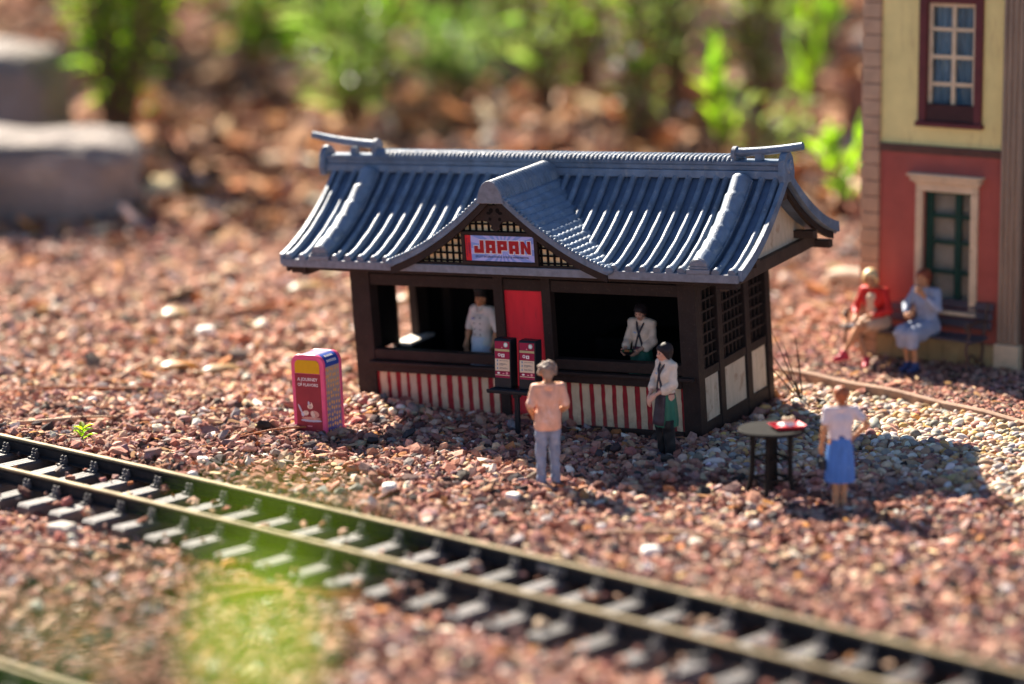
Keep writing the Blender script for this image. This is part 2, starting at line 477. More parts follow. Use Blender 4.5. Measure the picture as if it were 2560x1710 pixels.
p = scatter(30, 46, 0.092); size = 0.052 * np.exp(rng.normal(0, 0.25, len(p)))
keep = clear(p) & (rng.random(len(p)) < pebble_mask(p[:, 0], p[:, 1])) & (pebble_mask(p[:, 0], p[:, 1]) > 0.12)
p = p[keep]; size = size[keep]
pos = np.stack([p[:, 0], p[:, 1], gz(p[:, 0], p[:, 1]) + size * 0.3], -1)
g = stones('pebble_bed', pos, size, 0.72, palette(len(p), PEB_PAL, PEB_W, 0.12), pebble_mat, jit=0.1, tilt=0.4, smooth=True, fine=True, elong=(1.0, 1.45))
tag(g, 'pale tan and white washed pebbles beside the kiosk', 'pebbles', kind='stuff')

p = scatter(33, 43.5, 0.05); keep = (strip_d(p[:, 0], p[:, 1]) > 0.06) & (p[:, 0] > 3.7) & clear(p)
p = p[keep]; size = 0.023 * np.exp(rng.normal(0, 0.45, len(p)))
pos = np.stack([p[:, 0], p[:, 1], gz(p[:, 0], p[:, 1]) + size * 0.2 - 0.01], -1)
g = stones('grit', pos, size, 0.7, palette(len(p), RED_PAL[:4] + [(0.08, 0.06, 0.055), (0.45, 0.33, 0.26)], [20, 20, 18, 12, 12, 6]), gravel_mat)
tag(g, 'fine reddish grit in front of the yellow and red building', 'grit', kind='stuff')

MUL_PAL = [(0.42, 0.22, 0.125), (0.54, 0.32, 0.19), (0.27, 0.125, 0.075), (0.66, 0.46, 0.31), (0.11, 0.065, 0.05), (0.46, 0.19, 0.075), (0.72, 0.60, 0.48)]
MUL_W = [20, 12, 20, 6, 16, 12, 5]
p = np.concatenate([scatter(45.5, 55, 0.6), scatter(54, 72, 0.33, wide=1.5), scatter(72, 128, 0.55, wide=1.3)])
n = len(p); size = (0.13 + 0.0030 * (p[:, 1] - 46)) * np.exp(rng.normal(0, 0.45, n)).clip(0.35, 2.6)
pos = np.stack([p[:, 0], p[:, 1], gz(p[:, 0], p[:, 1]) + size * 0.25], -1)
size = size * (0.6 + 0.4 * sstep(50, 58, p[:, 1]))
g = stones('bark_mulch', pos, size, 0.33, palette(n, MUL_PAL, MUL_W), mulch_mat, jit=0.2, tilt=0.5, elong=(1.2, 2.4))
tag(g, 'blurred brown and tan bark mulch behind the kiosk', 'mulch', kind='stuff')

OCT_V = np.array([(1, 0, 0), (-1, 0, 0), (0, 1, 0), (0, -1, 0), (0, 0, 1), (0, 0, -1)], float); OCT_F = np.array([(0, 2, 4), (2, 1, 4), (1, 3, 4), (3, 0, 4), (2, 0, 5), (1, 2, 5), (3, 1, 5), (0, 3, 5)])
p = scatter(28, 39.5, 0.062); p = p[clear(p) & (rng.random(len(p)) < 0.7) & ~((strip_d(p[:, 0], p[:, 1]) > 0) & (p[:, 0] > 3.6))]
n = len(p); size = 0.017 * np.exp(rng.normal(0, 0.35, n))
V = np.einsum('nij,nkj->nki', rand_rot(n, 0.6), OCT_V[None] * rng.uniform(0.6, 1.3, (n, 6, 1)) * size[:, None, None]) + np.stack([p[:, 0], p[:, 1], gz(p[:, 0], p[:, 1]) + 0.012], -1)[:, None, :]
F = (OCT_F[None] + (np.arange(n) * 6)[:, None, None]).reshape(-1, 3)
tag(link_mesh('gravel_fines', fast_mesh('gravel_fines', V.reshape(-1, 3), F, False, np.repeat(palette(n, RED_PAL[:6], RED_W[:6]), 6, 0)), gravel_mat), 'fine red grit between the gravel stones', 'grit', kind='stuff')

# ------------------------------------------------------------------ the railway tracks
rail_side = M('rail_dark_patina', (0.022, 0.019, 0.019), 0.6, 0.3, 9, 0.2, 30, spec=0.2, wear=(0.05, 0.036, 0.027))
rail_top = M('rail_worn_brass', (0.27, 0.215, 0.125), 0.42, 0.3, 2.5, 0.15, 40, metal=0.6, c2=(0.42, 0.34, 0.21), wear=(0.12, 0.09, 0.06), bdist=0.004, wscale=5)
tie_m = M('weathered_plastic_tie', (0.105, 0.095, 0.097), 0.55, 0.3, 7, 0.5, 22, wear=(0.17, 0.14, 0.125), stretch=(1, 8, 8), bdist=0.02, tone=0.35)

def centre_pts(off, x0, x1, step):
    """points along a track centre line at even arc length, with heading"""
    xs = np.linspace(x0, x1, 900); s = -0.0073 * xs - 0.9116
    nx, ny = -s / np.sqrt(1 + s * s), 1 / np.sqrt(1 + s * s)
    px, py = xs + nx * (off - 0.575), track_y(xs) + ny * (off - 0.575)
    L = np.concatenate([[0], np.cumsum(np.hypot(np.diff(px), np.diff(py)))])
    t = np.arange(0, L[-1], step)
    X, Y = np.interp(t, L, px), np.interp(t, L, py)
    H = np.arctan2(np.gradient(Y), np.gradient(X))
    return X, Y, H

def tie_mesh():
    mb = MB()
    hw, L = 0.128, 1.2
    # a rough sawn tie: chamfered ends and grooves along its top
    prof = [(-hw, -0.22), (-hw, -0.03), (-hw + 0.025, 0.0), (-0.045, 0.002), (-0.036, -0.012), (-0.027, 0.002), (0.038, 0.0), (0.045, -0.012), (0.053, 0.0), (hw - 0.025, 0.0), (hw, -0.03), (hw, -0.22)]
    rings = []
    for y, k in ((-L, 0.03), (-L + 0.03, 0.0), (-0.5, 0.004), (0.1, 0.0), (0.6, 0.003), (L - 0.03, 0.0), (L, 0.03)):
        rings.append([(x * (1 - k), y, z - (k if z > -0.1 else 0)) for x, z in prof])
    n = len(prof); V = [v for r_ in rings for v in r_]; F = []
    for i in range(len(rings) - 1):
        for j in range(n - 1): F.append((i * n + j, i * n + j + 1, (i + 1) * n + j + 1, (i + 1) * n + j))
    F.append(tuple(range(n))); F.append(tuple((len(rings) - 1) * n + j for j in range(n))[::-1])
    mb.add(V, F); return mb.mesh('tie')

def chair_mesh():
    mb = MB()
    mb.box(-0.06, 0.06, -0.05, 0.06, 0.0, 0.028); mb.box(-0.045, 0.045, -0.005, 0.06, 0.028, 0.085)
    for x in (-0.032, 0.032): mb.lathe([(0.022, 0), (0.022, 0.03), (0.012, 0.045)], 8, (x, 0.03, 0.085))
    mb.lathe([(0.016, 0), (0.016, 0.02), (0.008, 0.03)], 8, (0, -0.028, 0.028))
    return mb.mesh('rail_chair')

def make_track(off, x0, x1, label, n_mod=1):
    X, Y, H = centre_pts(off, x0, x1, 0.605)
    root = empty('railway_track', (X[len(X) // 2], Y[len(X) // 2], -0.2), 0, label, 'railway track')
    ox, oy, oz = root.location
    tm, cm = tie_mesh(), chair_mesh()
    for i in range(len(X)):
        t = link_mesh('tie', tm, tie_m, root)
        t.location = (X[i] - ox, Y[i] - oy, -oz + rng.normal(0, 0.004)); t.rotation_euler = (rng.normal(0, 0.006), rng.normal(0, 0.006), H[i] + rng.normal(0, 0.025))
        for yy, rz in ((0.575 - 0.11, 0), (-0.575 - 0.11, 0), (0.575 + 0.11, math.pi), (-0.575 + 0.11, math.pi)):
            c = link_mesh('rail_chair', cm, tie_m, t)
            c.location = (0, yy, 0.0); c.rotation_euler = (0, 0, rz)
    Xr, Yr, Hr = centre_pts(off, x0, x1, 0.4)
    for s in (1, -1):
        prof = [(-0.085, 0.006), (-0.085, 0.022), (-0.02, 0.035), (-0.014, 0.13), (-0.034, 0.15), (-0.034, 0.176), (0.034, 0.176), (0.034, 0.15), (0.014, 0.13), (0.02, 0.035), (0.085, 0.022), (0.085, 0.006)]
        def sweep(prof, nm, mat, par):
            V = []; n = len(prof); F = []
            for i in range(len(Xr)):
                nx, ny = -math.sin(Hr[i]), math.cos(Hr[i])
                for a, z in prof: V.append((Xr[i] - ox + nx * (a + s * 0.575), Yr[i] - oy + ny * (a + s * 0.575), z - oz))
            for i in range(len(Xr) - 1):
                for j in range(n): F.append((i * n + j, (i + 1) * n + j, (i + 1) * n + (j + 1) % n, i * n + (j + 1) % n))
            F.append(tuple(range(n))); F.append(tuple((len(Xr) - 1) * n + j for j in range(n))[::-1])
            return MB().add(V, F).build(nm, mat, par)
        r_ = sweep(prof, 'rail', rail_side, root)
        sweep([(-0.035, 0.168), (-0.035, 0.193), (-0.027, 0.2), (0.027, 0.2), (0.035, 0.193), (0.035, 0.168)], 'rail_head', rail_top, r_)
    return root, (Xr, Yr, Hr)

trk, (tx, ty, th) = make_track(0.0, -9.5, 7.5, 'brown black railway track with brass topped rails running in front of the kiosk')
make_track(TRACK2, -9.0, 1.5, 'railway track of which one rail shows in the bottom left corner')

# rail joiner plates where two lengths of rail meet
for dd, s in ((10.6, 1), (10.9, -1)):
    i = int(np.argmin(np.abs(tx - (-0.02 if s > 0 else -0.75))))
    mb = MB(); mb.box(-0.2, 0.2, -0.014, 0.014, 0.045, 0.125)
    nx, ny = -math.sin(th[i]), math.cos(th[i])
    o = mb.build('rail_joiner', M('joiner_steel', (0.35, 0.33, 0.30), 0.4, 0.2, 9, 0.1, metal=0.6), trk, bevel=0.006)
    o.location = (tx[i] + nx * (s * 0.575 - 0.035) - trk.location.x, ty[i] + ny * (s * 0.575 - 0.035) - trk.location.y, -trk.location.z); o.rotation_euler = (0, 0, th[i])

# ------------------------------------------------------------------ the kiosk
WID, DEP = 5.393, 2.50
kiosk = empty('food_kiosk', (KX, KY, 0), 0, 'dark brown food kiosk with curved blue grey tiled roof and red striped front', 'kiosk')
kiosk.matrix_world = Matrix(((KU.x, KV.x, KW.x, KX), (KU.y, KV.y, KW.y, KY), (KU.z, KV.z, KW.z, 0), (0, 0, 0, 1)))
def kb(name, b, mat=wood, par=None, bevel=0.008):
    return MB().box(*b).build(name, mat, par or kiosk, bevel=bevel)

# frame
kb('corner_post', (-WID, -5.08, 0.0, 0.22, -0.35, 2.24)); kb('corner_post', (-0.255, 0.0, 0.0, 0.2, -0.05, 2.2))
kb('corner_post', (-WID, -5.15, DEP - 0.16, DEP, -0.35, 2.24)); kb('corner_post', (-0.2, 0.0, DEP - 0.16, DEP, -0.2, 2.2))
kb('mullion', (-3.07, -2.92, 0.0, 0.14, -0.05, 2.2)); kb('mullion', (-2.32, -2.18, 0.0, 0.14, -0.05, 2.2))
for a, b in ((-5.08, -3.07), (-2.92, -2.32), (-2.18, -0.255)):
    kb('lintel', (a, b, 0.025, 0.13, 1.94, 2.105))
kb('wall_plate', (-WID + 0.02, -0.02, 0.045, 0.16, 2.105, 2.3), ink)
kb('eave_board', (-WID - 0.62, 0.66, -0.33, -0.02, 2.2, 2.29), wood)
for a, b in ((-5.08, -3.07), (-2.18, -0.255)):
    kb('sill', (a, b, 0.012, 0.16, 0.86, 1.005))
    kb('counter_ledge', (a - 0.06, b + (0.0 if b < -1 else 0.2), -0.085, 0.03, 0.795, 0.848), wood, bevel=0.012)
    kb('ledge_rail', (a, b, -0.03, 0.1, 0.685, 0.792))
    kb('stripe_panel', (a, b, 0.035, 0.09, 0.07, 0.688), red_dk, bevel=0)
kb('base_beam', (-WID + 0.02, -0.26, -0.012, 0.12, -0.32, 0.075))
kb('door_panel', (-2.92, -2.32, 0.05, 0.09, 0.076, 1.938), red_paint, bevel=0)

def stripes(a, b, n):
    pitch = (b - a) / n
    for i in range(n):
        w = pitch * rng.uniform(0.50, 0.68); x0 = a + pitch * (i + 0.5) - w / 2 + rng.normal(0, 0.006)
        L = []; Rr = []
        for k in range(9):
            z = 0.078 + (0.686 - 0.078) * k / 8
            L.append((x0 + rng.normal(0, 0.003), z)); Rr.append((x0 + w + rng.normal(0, 0.003), z))
        poly = L + Rr[::-1]
        V = [(x, 0.029, z) for x, z in poly] + [(x, 0.036, z) for x, z in poly]
        n_ = len(poly); F = [(k, 17 - k, 16 - k, k + 1) for k in range(8)]
        F += [(k, (k + 1) % n_, (k + 1) % n_ + n_, k + n_) for k in range(n_)]
        MB().add(V, F).build('stripe', cream, kiosk)
stripes(-5.06, -3.07, 12); stripes(-2.17, -0.26, 11)

# right side wall: posts, rails, lattice and cream panels
for a, b in ((0.72, 0.88), (1.63, 1.80)): kb('side_post', (-0.10, -0.012, a, b, -0.1, 2.15))
for z0, z1, nm in ((1.985, 2.2, 'top_rail'), (0.78, 0.905, 'middle_rail'), (-0.15, 0.165, 'base_rail')):
    for a, b in ((0.2, 0.72), (0.88, 1.63), (1.80, DEP - 0.16)): kb(nm, (-0.09, -0.022, a, b, z0, z1))
def lattice(a, b, z0, z1, nv, nh, u0=-0.075, u1=-0.05, name='lattice'):
    mb = MB()
    for i in range(1, nv + 1):
        y = a + (b - a) * i / (nv + 1); mb.box(u0 + 0.004, u1 - 0.004, y - 0.011, y + 0.011, z0, z1)
    for i in range(1, nh + 1):
        z = z0 + (z1 - z0) * i / (nh + 1); mb.box(u0, u1, a, b, z - 0.014, z + 0.014)
    return mb.build(name, wood, kiosk)
for (a, b), nv in (((0.2, 0.72), 3), ((0.88, 1.63), 5), ((1.80, DEP - 0.16), 3)):
    lattice(a, b, 0.905, 1.985, nv, 6)
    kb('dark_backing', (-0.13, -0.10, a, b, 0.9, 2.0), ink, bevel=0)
    kb('cream_panel', (-0.09, -0.05, a, b, 0.16, 0.785), cream_wall, bevel=0)
# left side wall: lattice, an open window with a sunlit sill, and a solid rear part
kb('side_post', (-5.37, -5.28, 0.98, 1.05, -0.3, 2.2)); kb('side_post', (-5.38, -5.25, 1.54, 1.86, -0.3, 2.2))
lattice(0.22, 0.98, 0.9, 2.0, 6, 6, -5.34, -5.31)
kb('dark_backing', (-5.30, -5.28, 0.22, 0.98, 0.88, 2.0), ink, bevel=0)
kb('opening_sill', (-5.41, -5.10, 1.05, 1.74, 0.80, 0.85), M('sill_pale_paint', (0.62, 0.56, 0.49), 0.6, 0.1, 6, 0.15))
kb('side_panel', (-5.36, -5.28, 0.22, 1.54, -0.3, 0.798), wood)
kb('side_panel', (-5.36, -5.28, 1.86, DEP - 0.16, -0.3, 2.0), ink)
kb('top_rail', (-5.36, -5.28, 0.22, DEP - 0.16, 2.0, 2.2), wood)
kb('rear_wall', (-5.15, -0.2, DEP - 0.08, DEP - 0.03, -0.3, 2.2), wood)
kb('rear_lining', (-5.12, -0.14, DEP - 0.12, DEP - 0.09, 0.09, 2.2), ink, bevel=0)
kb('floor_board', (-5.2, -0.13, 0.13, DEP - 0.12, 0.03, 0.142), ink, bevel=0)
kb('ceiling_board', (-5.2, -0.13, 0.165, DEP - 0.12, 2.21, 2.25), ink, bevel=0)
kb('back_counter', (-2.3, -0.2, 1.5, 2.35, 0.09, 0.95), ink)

# roof
RV, RH, WR, WE, RK = 1.25, 1.695, 3.42, 2.37, 0.55
def roof_w(v):
    t = abs(RV - v) / RH
    return WR - (WR - WE) * ((1 + RK) * t - RK * t * t)
def roof_v(w):                                     # front slope point at height w
    d = (WR - w) / (WR - WE); d = min(max(d, 0), 1)
    t = ((1 + RK) - math.sqrt((1 + RK) ** 2 - 4 * RK * d)) / (2 * RK)
    return RV - RH * t
UL, UR = -6.19, 0.85
vs = [RV + RH * (i / 24 - 1) for i in range(49)]
V = []; F = []
for u in (UL, UR):
    for v in vs: V += [(u, v, roof_w(v)), (u, v, roof_w(v) - 0.075)]
n = len(vs) * 2
for i in range(len(vs) - 1):
    a = 2 * i; F += [(a, a + 2, n + a + 2, n + a), (a + 1, n + a + 1, n + a + 3, a + 3), (a, a + 1, a + 3, a + 2), (n + a, n + a + 2, n + a + 3, n + a + 1)]
F += [(0, n, n + 1, 1), (n - 2, n - 1, 2 * n - 1, 2 * n - 2)]
roof = MB().add(V, F).build('roof', tile_dk, kiosk, smooth=True)
MB().box(UL - 0.01, UR + 0.01, RV - RH - 0.035, RV - RH + 0.01, WE - 0.10, WE + 0.012).build('eave_edge', tile_cap, roof, bevel=0.008)
MB().box(UL - 0.01, UR + 0.01, RV + RH - 0.01, RV + RH + 0.035, WE - 0.10, WE + 0.012).build('eave_edge', tile_cap, roof, bevel=0.008)

def curve_path(v0, v1, off, n=22):
    out = []
    for i in range(n):
        v = v0 + (v1 - v0) * i / (n - 1); e = 1e-3; s = (roof_w(v + e) - roof_w(v - e)) / (2 * e); k = 1 / math.sqrt(1 + s * s)
        out.append(Vector((0, v - s * k * off, roof_w(v) + k * off)))
    return out
mb = MB(); mb.tube(curve_path(RV - RH + 0.005, RV - 0.08, 0.030), [0.045 + 0.003 * math.sin(i * 1.3) for i in range(22)], 12)
mb.tube([(0, RV - RH - 0.03, WE + 0.035), (0, RV - RH + 0.03, WE + 0.05)], [0.057, 0.057], 14)
rib_me = mb.mesh('tile_rib', True)
mb = MB(); mb.tube(curve_path(RV + RH - 0.005, RV + 0.08, 0.012), 0.052, 10); rib_back = mb.mesh('tile_rib', True)
rib_u = [-6.09, -5.86] + [-5.31 + 0.2085 * i for i in range(23)] + [-0.52, -0.318, -0.126, 0.057, 0.556, 0.775]
rib_u = [u for u in rib_u if u < -0.62] + [-0.52, -0.318, -0.126, 0.057, 0.556, 0.775]
for u in rib_u:
    if abs(u - (-2.70)) < 1.62:                    # stops behind the front gable
        s_ = abs(u + 2.70) / 1.70; wg = 3.48 - 1.09 * (1.5 * s_ - 0.5 * s_ * s_)
        v0 = roof_v(min(wg, 3.3)) - 0.10
        mb = MB(); mb.tube(curve_path(v0, RV - 0.08, 0.030, 14), 0.045, 12); o = mb.build('tile_rib', tile_m, roof, True)
    else: o = link_mesh('tile_rib', rib_me, tile_m, roof)
    o.location = (u + rng.normal(0, 0.007), rng.normal(0, 0.006), rng.normal(0, 0.004)); o.rotation_euler = (0, 0, rng.normal(0, 0.006))
    o = link_mesh('tile_rib', rib_back, tile_m, roof); o.location = (u, 0, 0)
# two heavy ribs running down the slope near the ends
for u in (-5.58, 0.296):
    pth = curve_path(RV - RH + 0.02, RV - 0.12, 0.085, 64)
    rad = [0.128 + 0.020 * ((i / 63 * 6.0) % 1.0) for i in range(64)]
    mb = MB(); mb.tube(pth, rad, 16)
    hip = mb.build('descending_ridge', tile_m, kiosk, True); hip.location = (u, 0, 0)
    base = MB(); pb = curve_path(RV - RH + 0.0, RV - 0.12, 0.0, 26); pt = curve_path(RV - RH + 0.0, RV - 0.12, 0.085, 26)
    Vb = []; Fb = []
    for a, b in zip(pb, pt): Vb += [(-0.15, a.y, a.z - .02), (-0.15, b.y, b.z), (0.15, b.y, b.z), (0.15, a.y, a.z - .02)]
    for i in range(25):
        for j in range(3): Fb.append((4 * i + j, 4 * i + j + 1, 4 * i + 5 + j, 4 * i + 4 + j))
    Fb += [(0, 1, 2, 3), (103, 102, 101, 100)]
    base.add(Vb, Fb).build('ridge_base', tile_m, hip)
    for s in (-0.152, 0.152):
        bd = MB()
        for q in curve_path(RV - RH + 0.02, RV - 0.14, 0.075, 46): bd.sphere((s, q.y, q.z), (0.014, 0.018, 0.018), 6, 4)
        bd.build('bead_row', tile_m, hip, True)
    ec = MB(); ec.box(-0.165, 0.165, RV - RH - 0.05, RV - RH + 0.03, WE + 0.012, WE + 0.075); ec.box(-0.14, 0.14, RV - RH - 0.03, RV - RH + 0.05, WE + 0.075, WE + 0.11)
    poly = [(0.13 * math.cos(k * math.pi / 10), WE + 0.11 + 0.115 * math.sin(k * math.pi / 10)) for k in range(11)]
    ec.prism(poly, RV - RH - 0.022, RV - RH + 0.06); ec.build('ridge_end_tile', tile_cap, hip, bevel=0.01)
# main ridge
mb = MB(); mb.box(-6.36, 0.84, RV - 0.135, RV + 0.135, 3.36, 3.47); ridge = mb.build('ridge', tile_m, kiosk, bevel=0.012)
MB().box(-6.36, 0.84, RV - 0.115, RV + 0.115, 3.472, 3.545).build('ridge_course', tile_m, ridge, bevel=0.012)
MB().box(-6.36, 0.84, RV - 0.13, RV + 0.13, 3.547, 3.60).build('ridge_course', tile_m, ridge, bevel=0.012)
mb = MB()
for i in range(83):
    u = -5.50 + 0.069 * i
    mb.tube([(u - 0.03, RV - 0.13, 3.585), (u - 0.012, RV - 0.085, 3.635), (u + 0.02, RV + 0.0, 3.655), (u + 0.05, RV + 0.085, 3.635), (u + 0.065, RV + 0.13, 3.585)], [0.024, 0.031, 0.033, 0.031, 0.024], 7)
mb.build('rope_tiles', tile_m, ridge, True)
for s, ue, ud, ut in ((-1, -6.40, -5.545, -6.62), (1, 0.87, 0.150, 1.13)):
    d0, d1 = (3.745, 3.875) if s < 0 else (3.70, 3.80)
    pth = []
    for k in range(12):
        f = k / 11; pth.append((ud + (ut - ud) * f, RV, d0 + (d1 - d0) * (0.35 * f + 0.65 * f * f)))
    mb = MB(); mb.tube(pth, [0.062 - 0.008 * k / 11 for k in range(12)], 14); mb.build('ridge_horn', tile_m, ridge, True)
    mb = MB(); mb.tube([(ud + s * 0.02, RV, d0 - 0.03), (ud - s * 0.035, RV, d0 - 0.03)], [0.115, 0.115], 18, flat=1.0); mb.box(ud - 0.03, ud + 0.03, RV - 0.1, RV + 0.1, 3.58, d0 - 0.03)
    mb.build('horn_disc', tile_cap, ridge, True)
    mb = MB(); mb.box(ut * 0.35 + ud * 0.65 - 0.05, ut * 0.35 + ud * 0.65 + 0.05, RV - 0.05, RV + 0.05, 3.595, 3.70); mb.build('horn_bracket', tile_m, ridge)
    poly = [(RV - 0.17, 3.30), (RV + 0.17, 3.30), (RV + 0.19, 3.42), (RV + 0.155, 3.62), (RV + 0.09, 3.70), (RV, 3.725), (RV - 0.09, 3.70), (RV - 0.155, 3.62), (RV - 0.19, 3.42)]
    mb = MB(); mb.prism(poly, ue - 0.05, ue + 0.05, lambda a, b, d: (d, a, b)); e_ = mb.build('ridge_end_block', tile_m, ridge, bevel=0.02)
    mb = MB(); mb.tube([(ue + s * 0.045, RV, 3.52), (ue + s * 0.075, RV, 3.52)], [0.10, 0.085], 18); mb.tube([(ue + s * 0.07, RV, 3.52), (ue + s * 0.095, RV, 3.52)], [0.045, 0.03], 12)
    mb.build('end_boss', tile_m, ridge, True)
# gable ends of the main roof: cream wall, barge boards, purlin ends and tie beams
for s, ug in ((1, 0.50), (-1, -WID - 0.50)):
    poly = [(v, min(roof_w(v) - 0.08, 9)) for v in vs if -0.1 < v < DEP + 0.1]
    poly = [(-0.1, 2.28)] + poly + [(DEP + 0.1, 2.28)]
    MB().prism(poly, ug - 0.03, ug + 0.03, lambda a, b, d: (d, a, b)).build('gable_wall', cream_wall, roof)
    ue = UR - 0.06 if s > 0 else UL + 0.06
    def band(o0, o1, u0, u1, nm, mat, va=-RH, vb=RH):
        P0 = [(v, roof_w(v)) for v in vs if va - 1e-6 <= v - RV <= vb + 1e-6]
        Vv = []; Ff = []
        for v, w in P0: Vv += [(u0, v, w - o0), (u1, v, w - o0), (u1, v, w - o1), (u0, v, w - o1)]
        for i in range(len(P0) - 1):
            for j in range(4): Ff.append((4 * i + j, 4 * i + (j + 1) % 4, 4 * i + 4 + (j + 1) % 4, 4 * i + 4 + j))
        Ff += [(0, 1, 2, 3), tuple(len(Vv) - 4 + k for k in (3, 2, 1, 0))]
        return MB().add(Vv, Ff).build(nm, mat, roof)
    band(0.077, 0.17, ue - 0.03, ue + 0.03, 'barge_board', wood)
    band(-0.075, 0.073, ue + 0.062 if s > 0 else ue - 0.122, ue + 0.122 if s > 0 else ue - 0.062, 'verge_tiles', tile_m)
    kb('tie_beam', (min(ug, ue) , max(ug, ue) + 0.0, -0.36, -0.24, 2.16, 2.27), wood, roof)
    for vv, ww in ((0.25, 2.36), (1.25, 3.08), (2.25, 2.36), (DEP + 0.3, 2.12)):
        kb('purlin', (min(ug, ue), max(ug, ue) + 0.05 * s, vv - 0.06, vv + 0.06, ww - 0.02, ww + 0.09), wood_lt, roof)
    kb('soffit', (min(ug, -0.1 if s > 0 else -WID + 0.1), max(ug, -0.1 if s > 0 else -WID + 0.1), -0.0, DEP + 0.0, 2.245, 2.275), wood, roof)
    kb('gable_beam', (ug - 0.05 + 0.06 * s, ug + 0.05 + 0.06 * s, -0.3, DEP + 0.36, 2.12, 2.30), wood_lt, roof)

# small front gable
GC, GHW, GA, GT, GK = -2.70, 1.70, 3.48, 2.39, 0.50
def gab_w(u):
    s = min(abs(u - GC) / GHW, 1.0)
    return GA - (GA - GT) * ((1 + GK) * s - GK * s * s)
def gskin(i, j):
    u = GC - GHW + 2 * GHW * i; w = gab_w(u)
    ve = roof_v(w) + 0.06; v = -0.50 + (ve + 0.50) * j
    rel = 0.026 * abs(math.sin(math.pi * (i - 0.5) * 36)) + 0.020 * ((v * 8) % 1.0)
    edge = 0.02 * math.exp(-((v + 0.47) / 0.05) ** 2)
    return (u, v, w + rel + edge)
gable = MB().grid(gskin, 325, 110).build('front_gable', tile_m, kiosk, True, fix=False)
def gband(o0, o1, v0, v1, nm, mat, u0=-1.0, u1=1.0, par=None):
    Vv = []; Ff = []; N = 60
    for i in range(N + 1):
        u = GC + GHW * (u0 + (u1 - u0) * i / N); w = gab_w(u)
        Vv += [(u, v0, w - o0), (u, v1, w - o0), (u, v1, w - o1), (u, v0, w - o1)]
    for i in range(N):
        for j in range(4): Ff.append((4 * i + j, 4 * i + (j + 1) % 4, 4 * i + 4 + (j + 1) % 4, 4 * i + 4 + j))
    Ff += [(0, 1, 2, 3), tuple(4 * N + k for k in (3, 2, 1, 0))]
    return MB().add(Vv, Ff).build(nm, mat, par or gable, smooth=True)
gband(-0.035, 0.055, -0.545, -0.478, 'gable_rim', tile_m)
mb = MB()
for k in range(64):
    u = GC + GHW * (-1 + 2 * (k + 0.5) / 64); mb.sphere((u, -0.515, gab_w(u) + 0.034), (0.025, 0.05, 0.030), 7, 5)
mb.build('rim_beads', tile_m, gable, True)
gband(0.057, 0.165, -0.525, -0.46, 'barge_board', wood, -0.985, 0.985)
for s in (-1, 1): MB().sphere((GC + s * (GHW - 0.02), -0.50, GT + 0.0), (0.09, 0.06, 0.06), 12, 8).build('rim_end', tile_m, gable, True)
# gable ridge and its front cap
def ghalf(s, sc_=1.0):
    out = []
    for k in range(13):
        a = math.pi * k / 12; out.append((GC - 0.155 * sc_ * math.cos(a) * (1 + 0.25 * (1 - math.sin(a))), 3.27 + 0.30 * sc_ * math.sin(a) ** 0.8))
    return out
Vv = []; Ff = []; NN = 110
for i in range(NN + 1):
    v = -0.53 + 1.70 * i / NN; k = 0.92 + 0.12 * abs(math.sin(i * math.pi / 5.0))
    Vv += [(a, v, b) for a, b in ghalf(0, k)]
for i in range(NN):
    for j in range(12): Ff.append((13 * i + j, 13 * i + 13 + j, 13 * i + 14 + j, 13 * i + j + 1))
MB().add(Vv, Ff).build('gable_ridge', tile_m, gable, True)
MB().prism(ghalf(0, 1.04), -0.575, -0.525).build('gable_ridge_end', tile_cap, gable, bevel=0.01)
# infill: tan board, lattice bars and the carved pendant
top = [(GC + GHW * (-0.93 + 1.86 * k / 40), gab_w(GC + GHW * (-0.93 + 1.86 * k / 40)) - 0.10) for k in range(41)]
MB().prism(top + [(GC + GHW * 0.93, 2.38), (GC - GHW * 0.93, 2.38)], -0.405, -0.36).build('gable_board', paper, gable)
mb = MB()
k = 0
u = GC - 1.5
while u < GC + 1.5:
    w1 = gab_w(u) - 0.12
    if w1 > 2.42: mb.box(u - 0.014, u + 0.014, -0.425, -0.4055, 2.395, w1)
    u += 0.098
for w in np.arange(2.44, 3.1, 0.104):
    hw = 0
    for q in np.linspace(0, 1.5, 150):
        if gab_w(GC + q) - 0.12 > w: hw = q
    if hw > 0.05: mb.box(GC - hw, GC + hw, -0.431, -0.4255, w - 0.013, w + 0.013)
mb.build('gable_lattice', ink, gable)
MB().box(GC - 1.52, GC + 1.52, -0.45, -0.33, 2.37, 2.412).build('gable_sill', wood, gable, bevel=0.008)
pend = [(-0.30, 3.12), (-0.19, 3.24), (0.19, 3.24), (0.30, 3.12), (0.42, 2.99), (0.20, 3.02), (0.10, 3.00), (0.06, 2.95), (0.075, 2.92), (0.0, 2.86), (-0.075, 2.92), (-0.06, 2.95), (-0.10, 3.00), (-0.20, 3.02), (-0.42, 2.99)]
MB().prism([(GC + a, b - 0.01) for a, b in pend], -0.462, -0.405).build('carved_pendant', wood, gable, bevel=0.006)
for s in (-1, 1):
    mb = MB()
    mb.prism([(GC + s * (0.05 + 0.032 * math.cos(t)), 3.155 + 0.035 * math.sin(t)) for t in np.linspace(0, 2 * math.pi, 12, endpoint=False)], -0.4635, -0.459)
    mb.prism([(GC + s * (0.088 + 0.035 * math.cos(t)), 3.118 + 0.022 * math.sin(t)) for t in np.linspace(0, 2 * math.pi, 12, endpoint=False)], -0.465, -0.459)
    mb.prism([(GC + s * (0.075 + 0.024 * math.cos(t)), 3.035 + 0.026 * math.sin(t)) for t in np.linspace(0, 2 * math.pi, 12, endpoint=False)], -0.4642, -0.459)
    mb.build('pendant_hole_shade', ink, gable)  # flat black plates on the face paint in the shade of carved holes

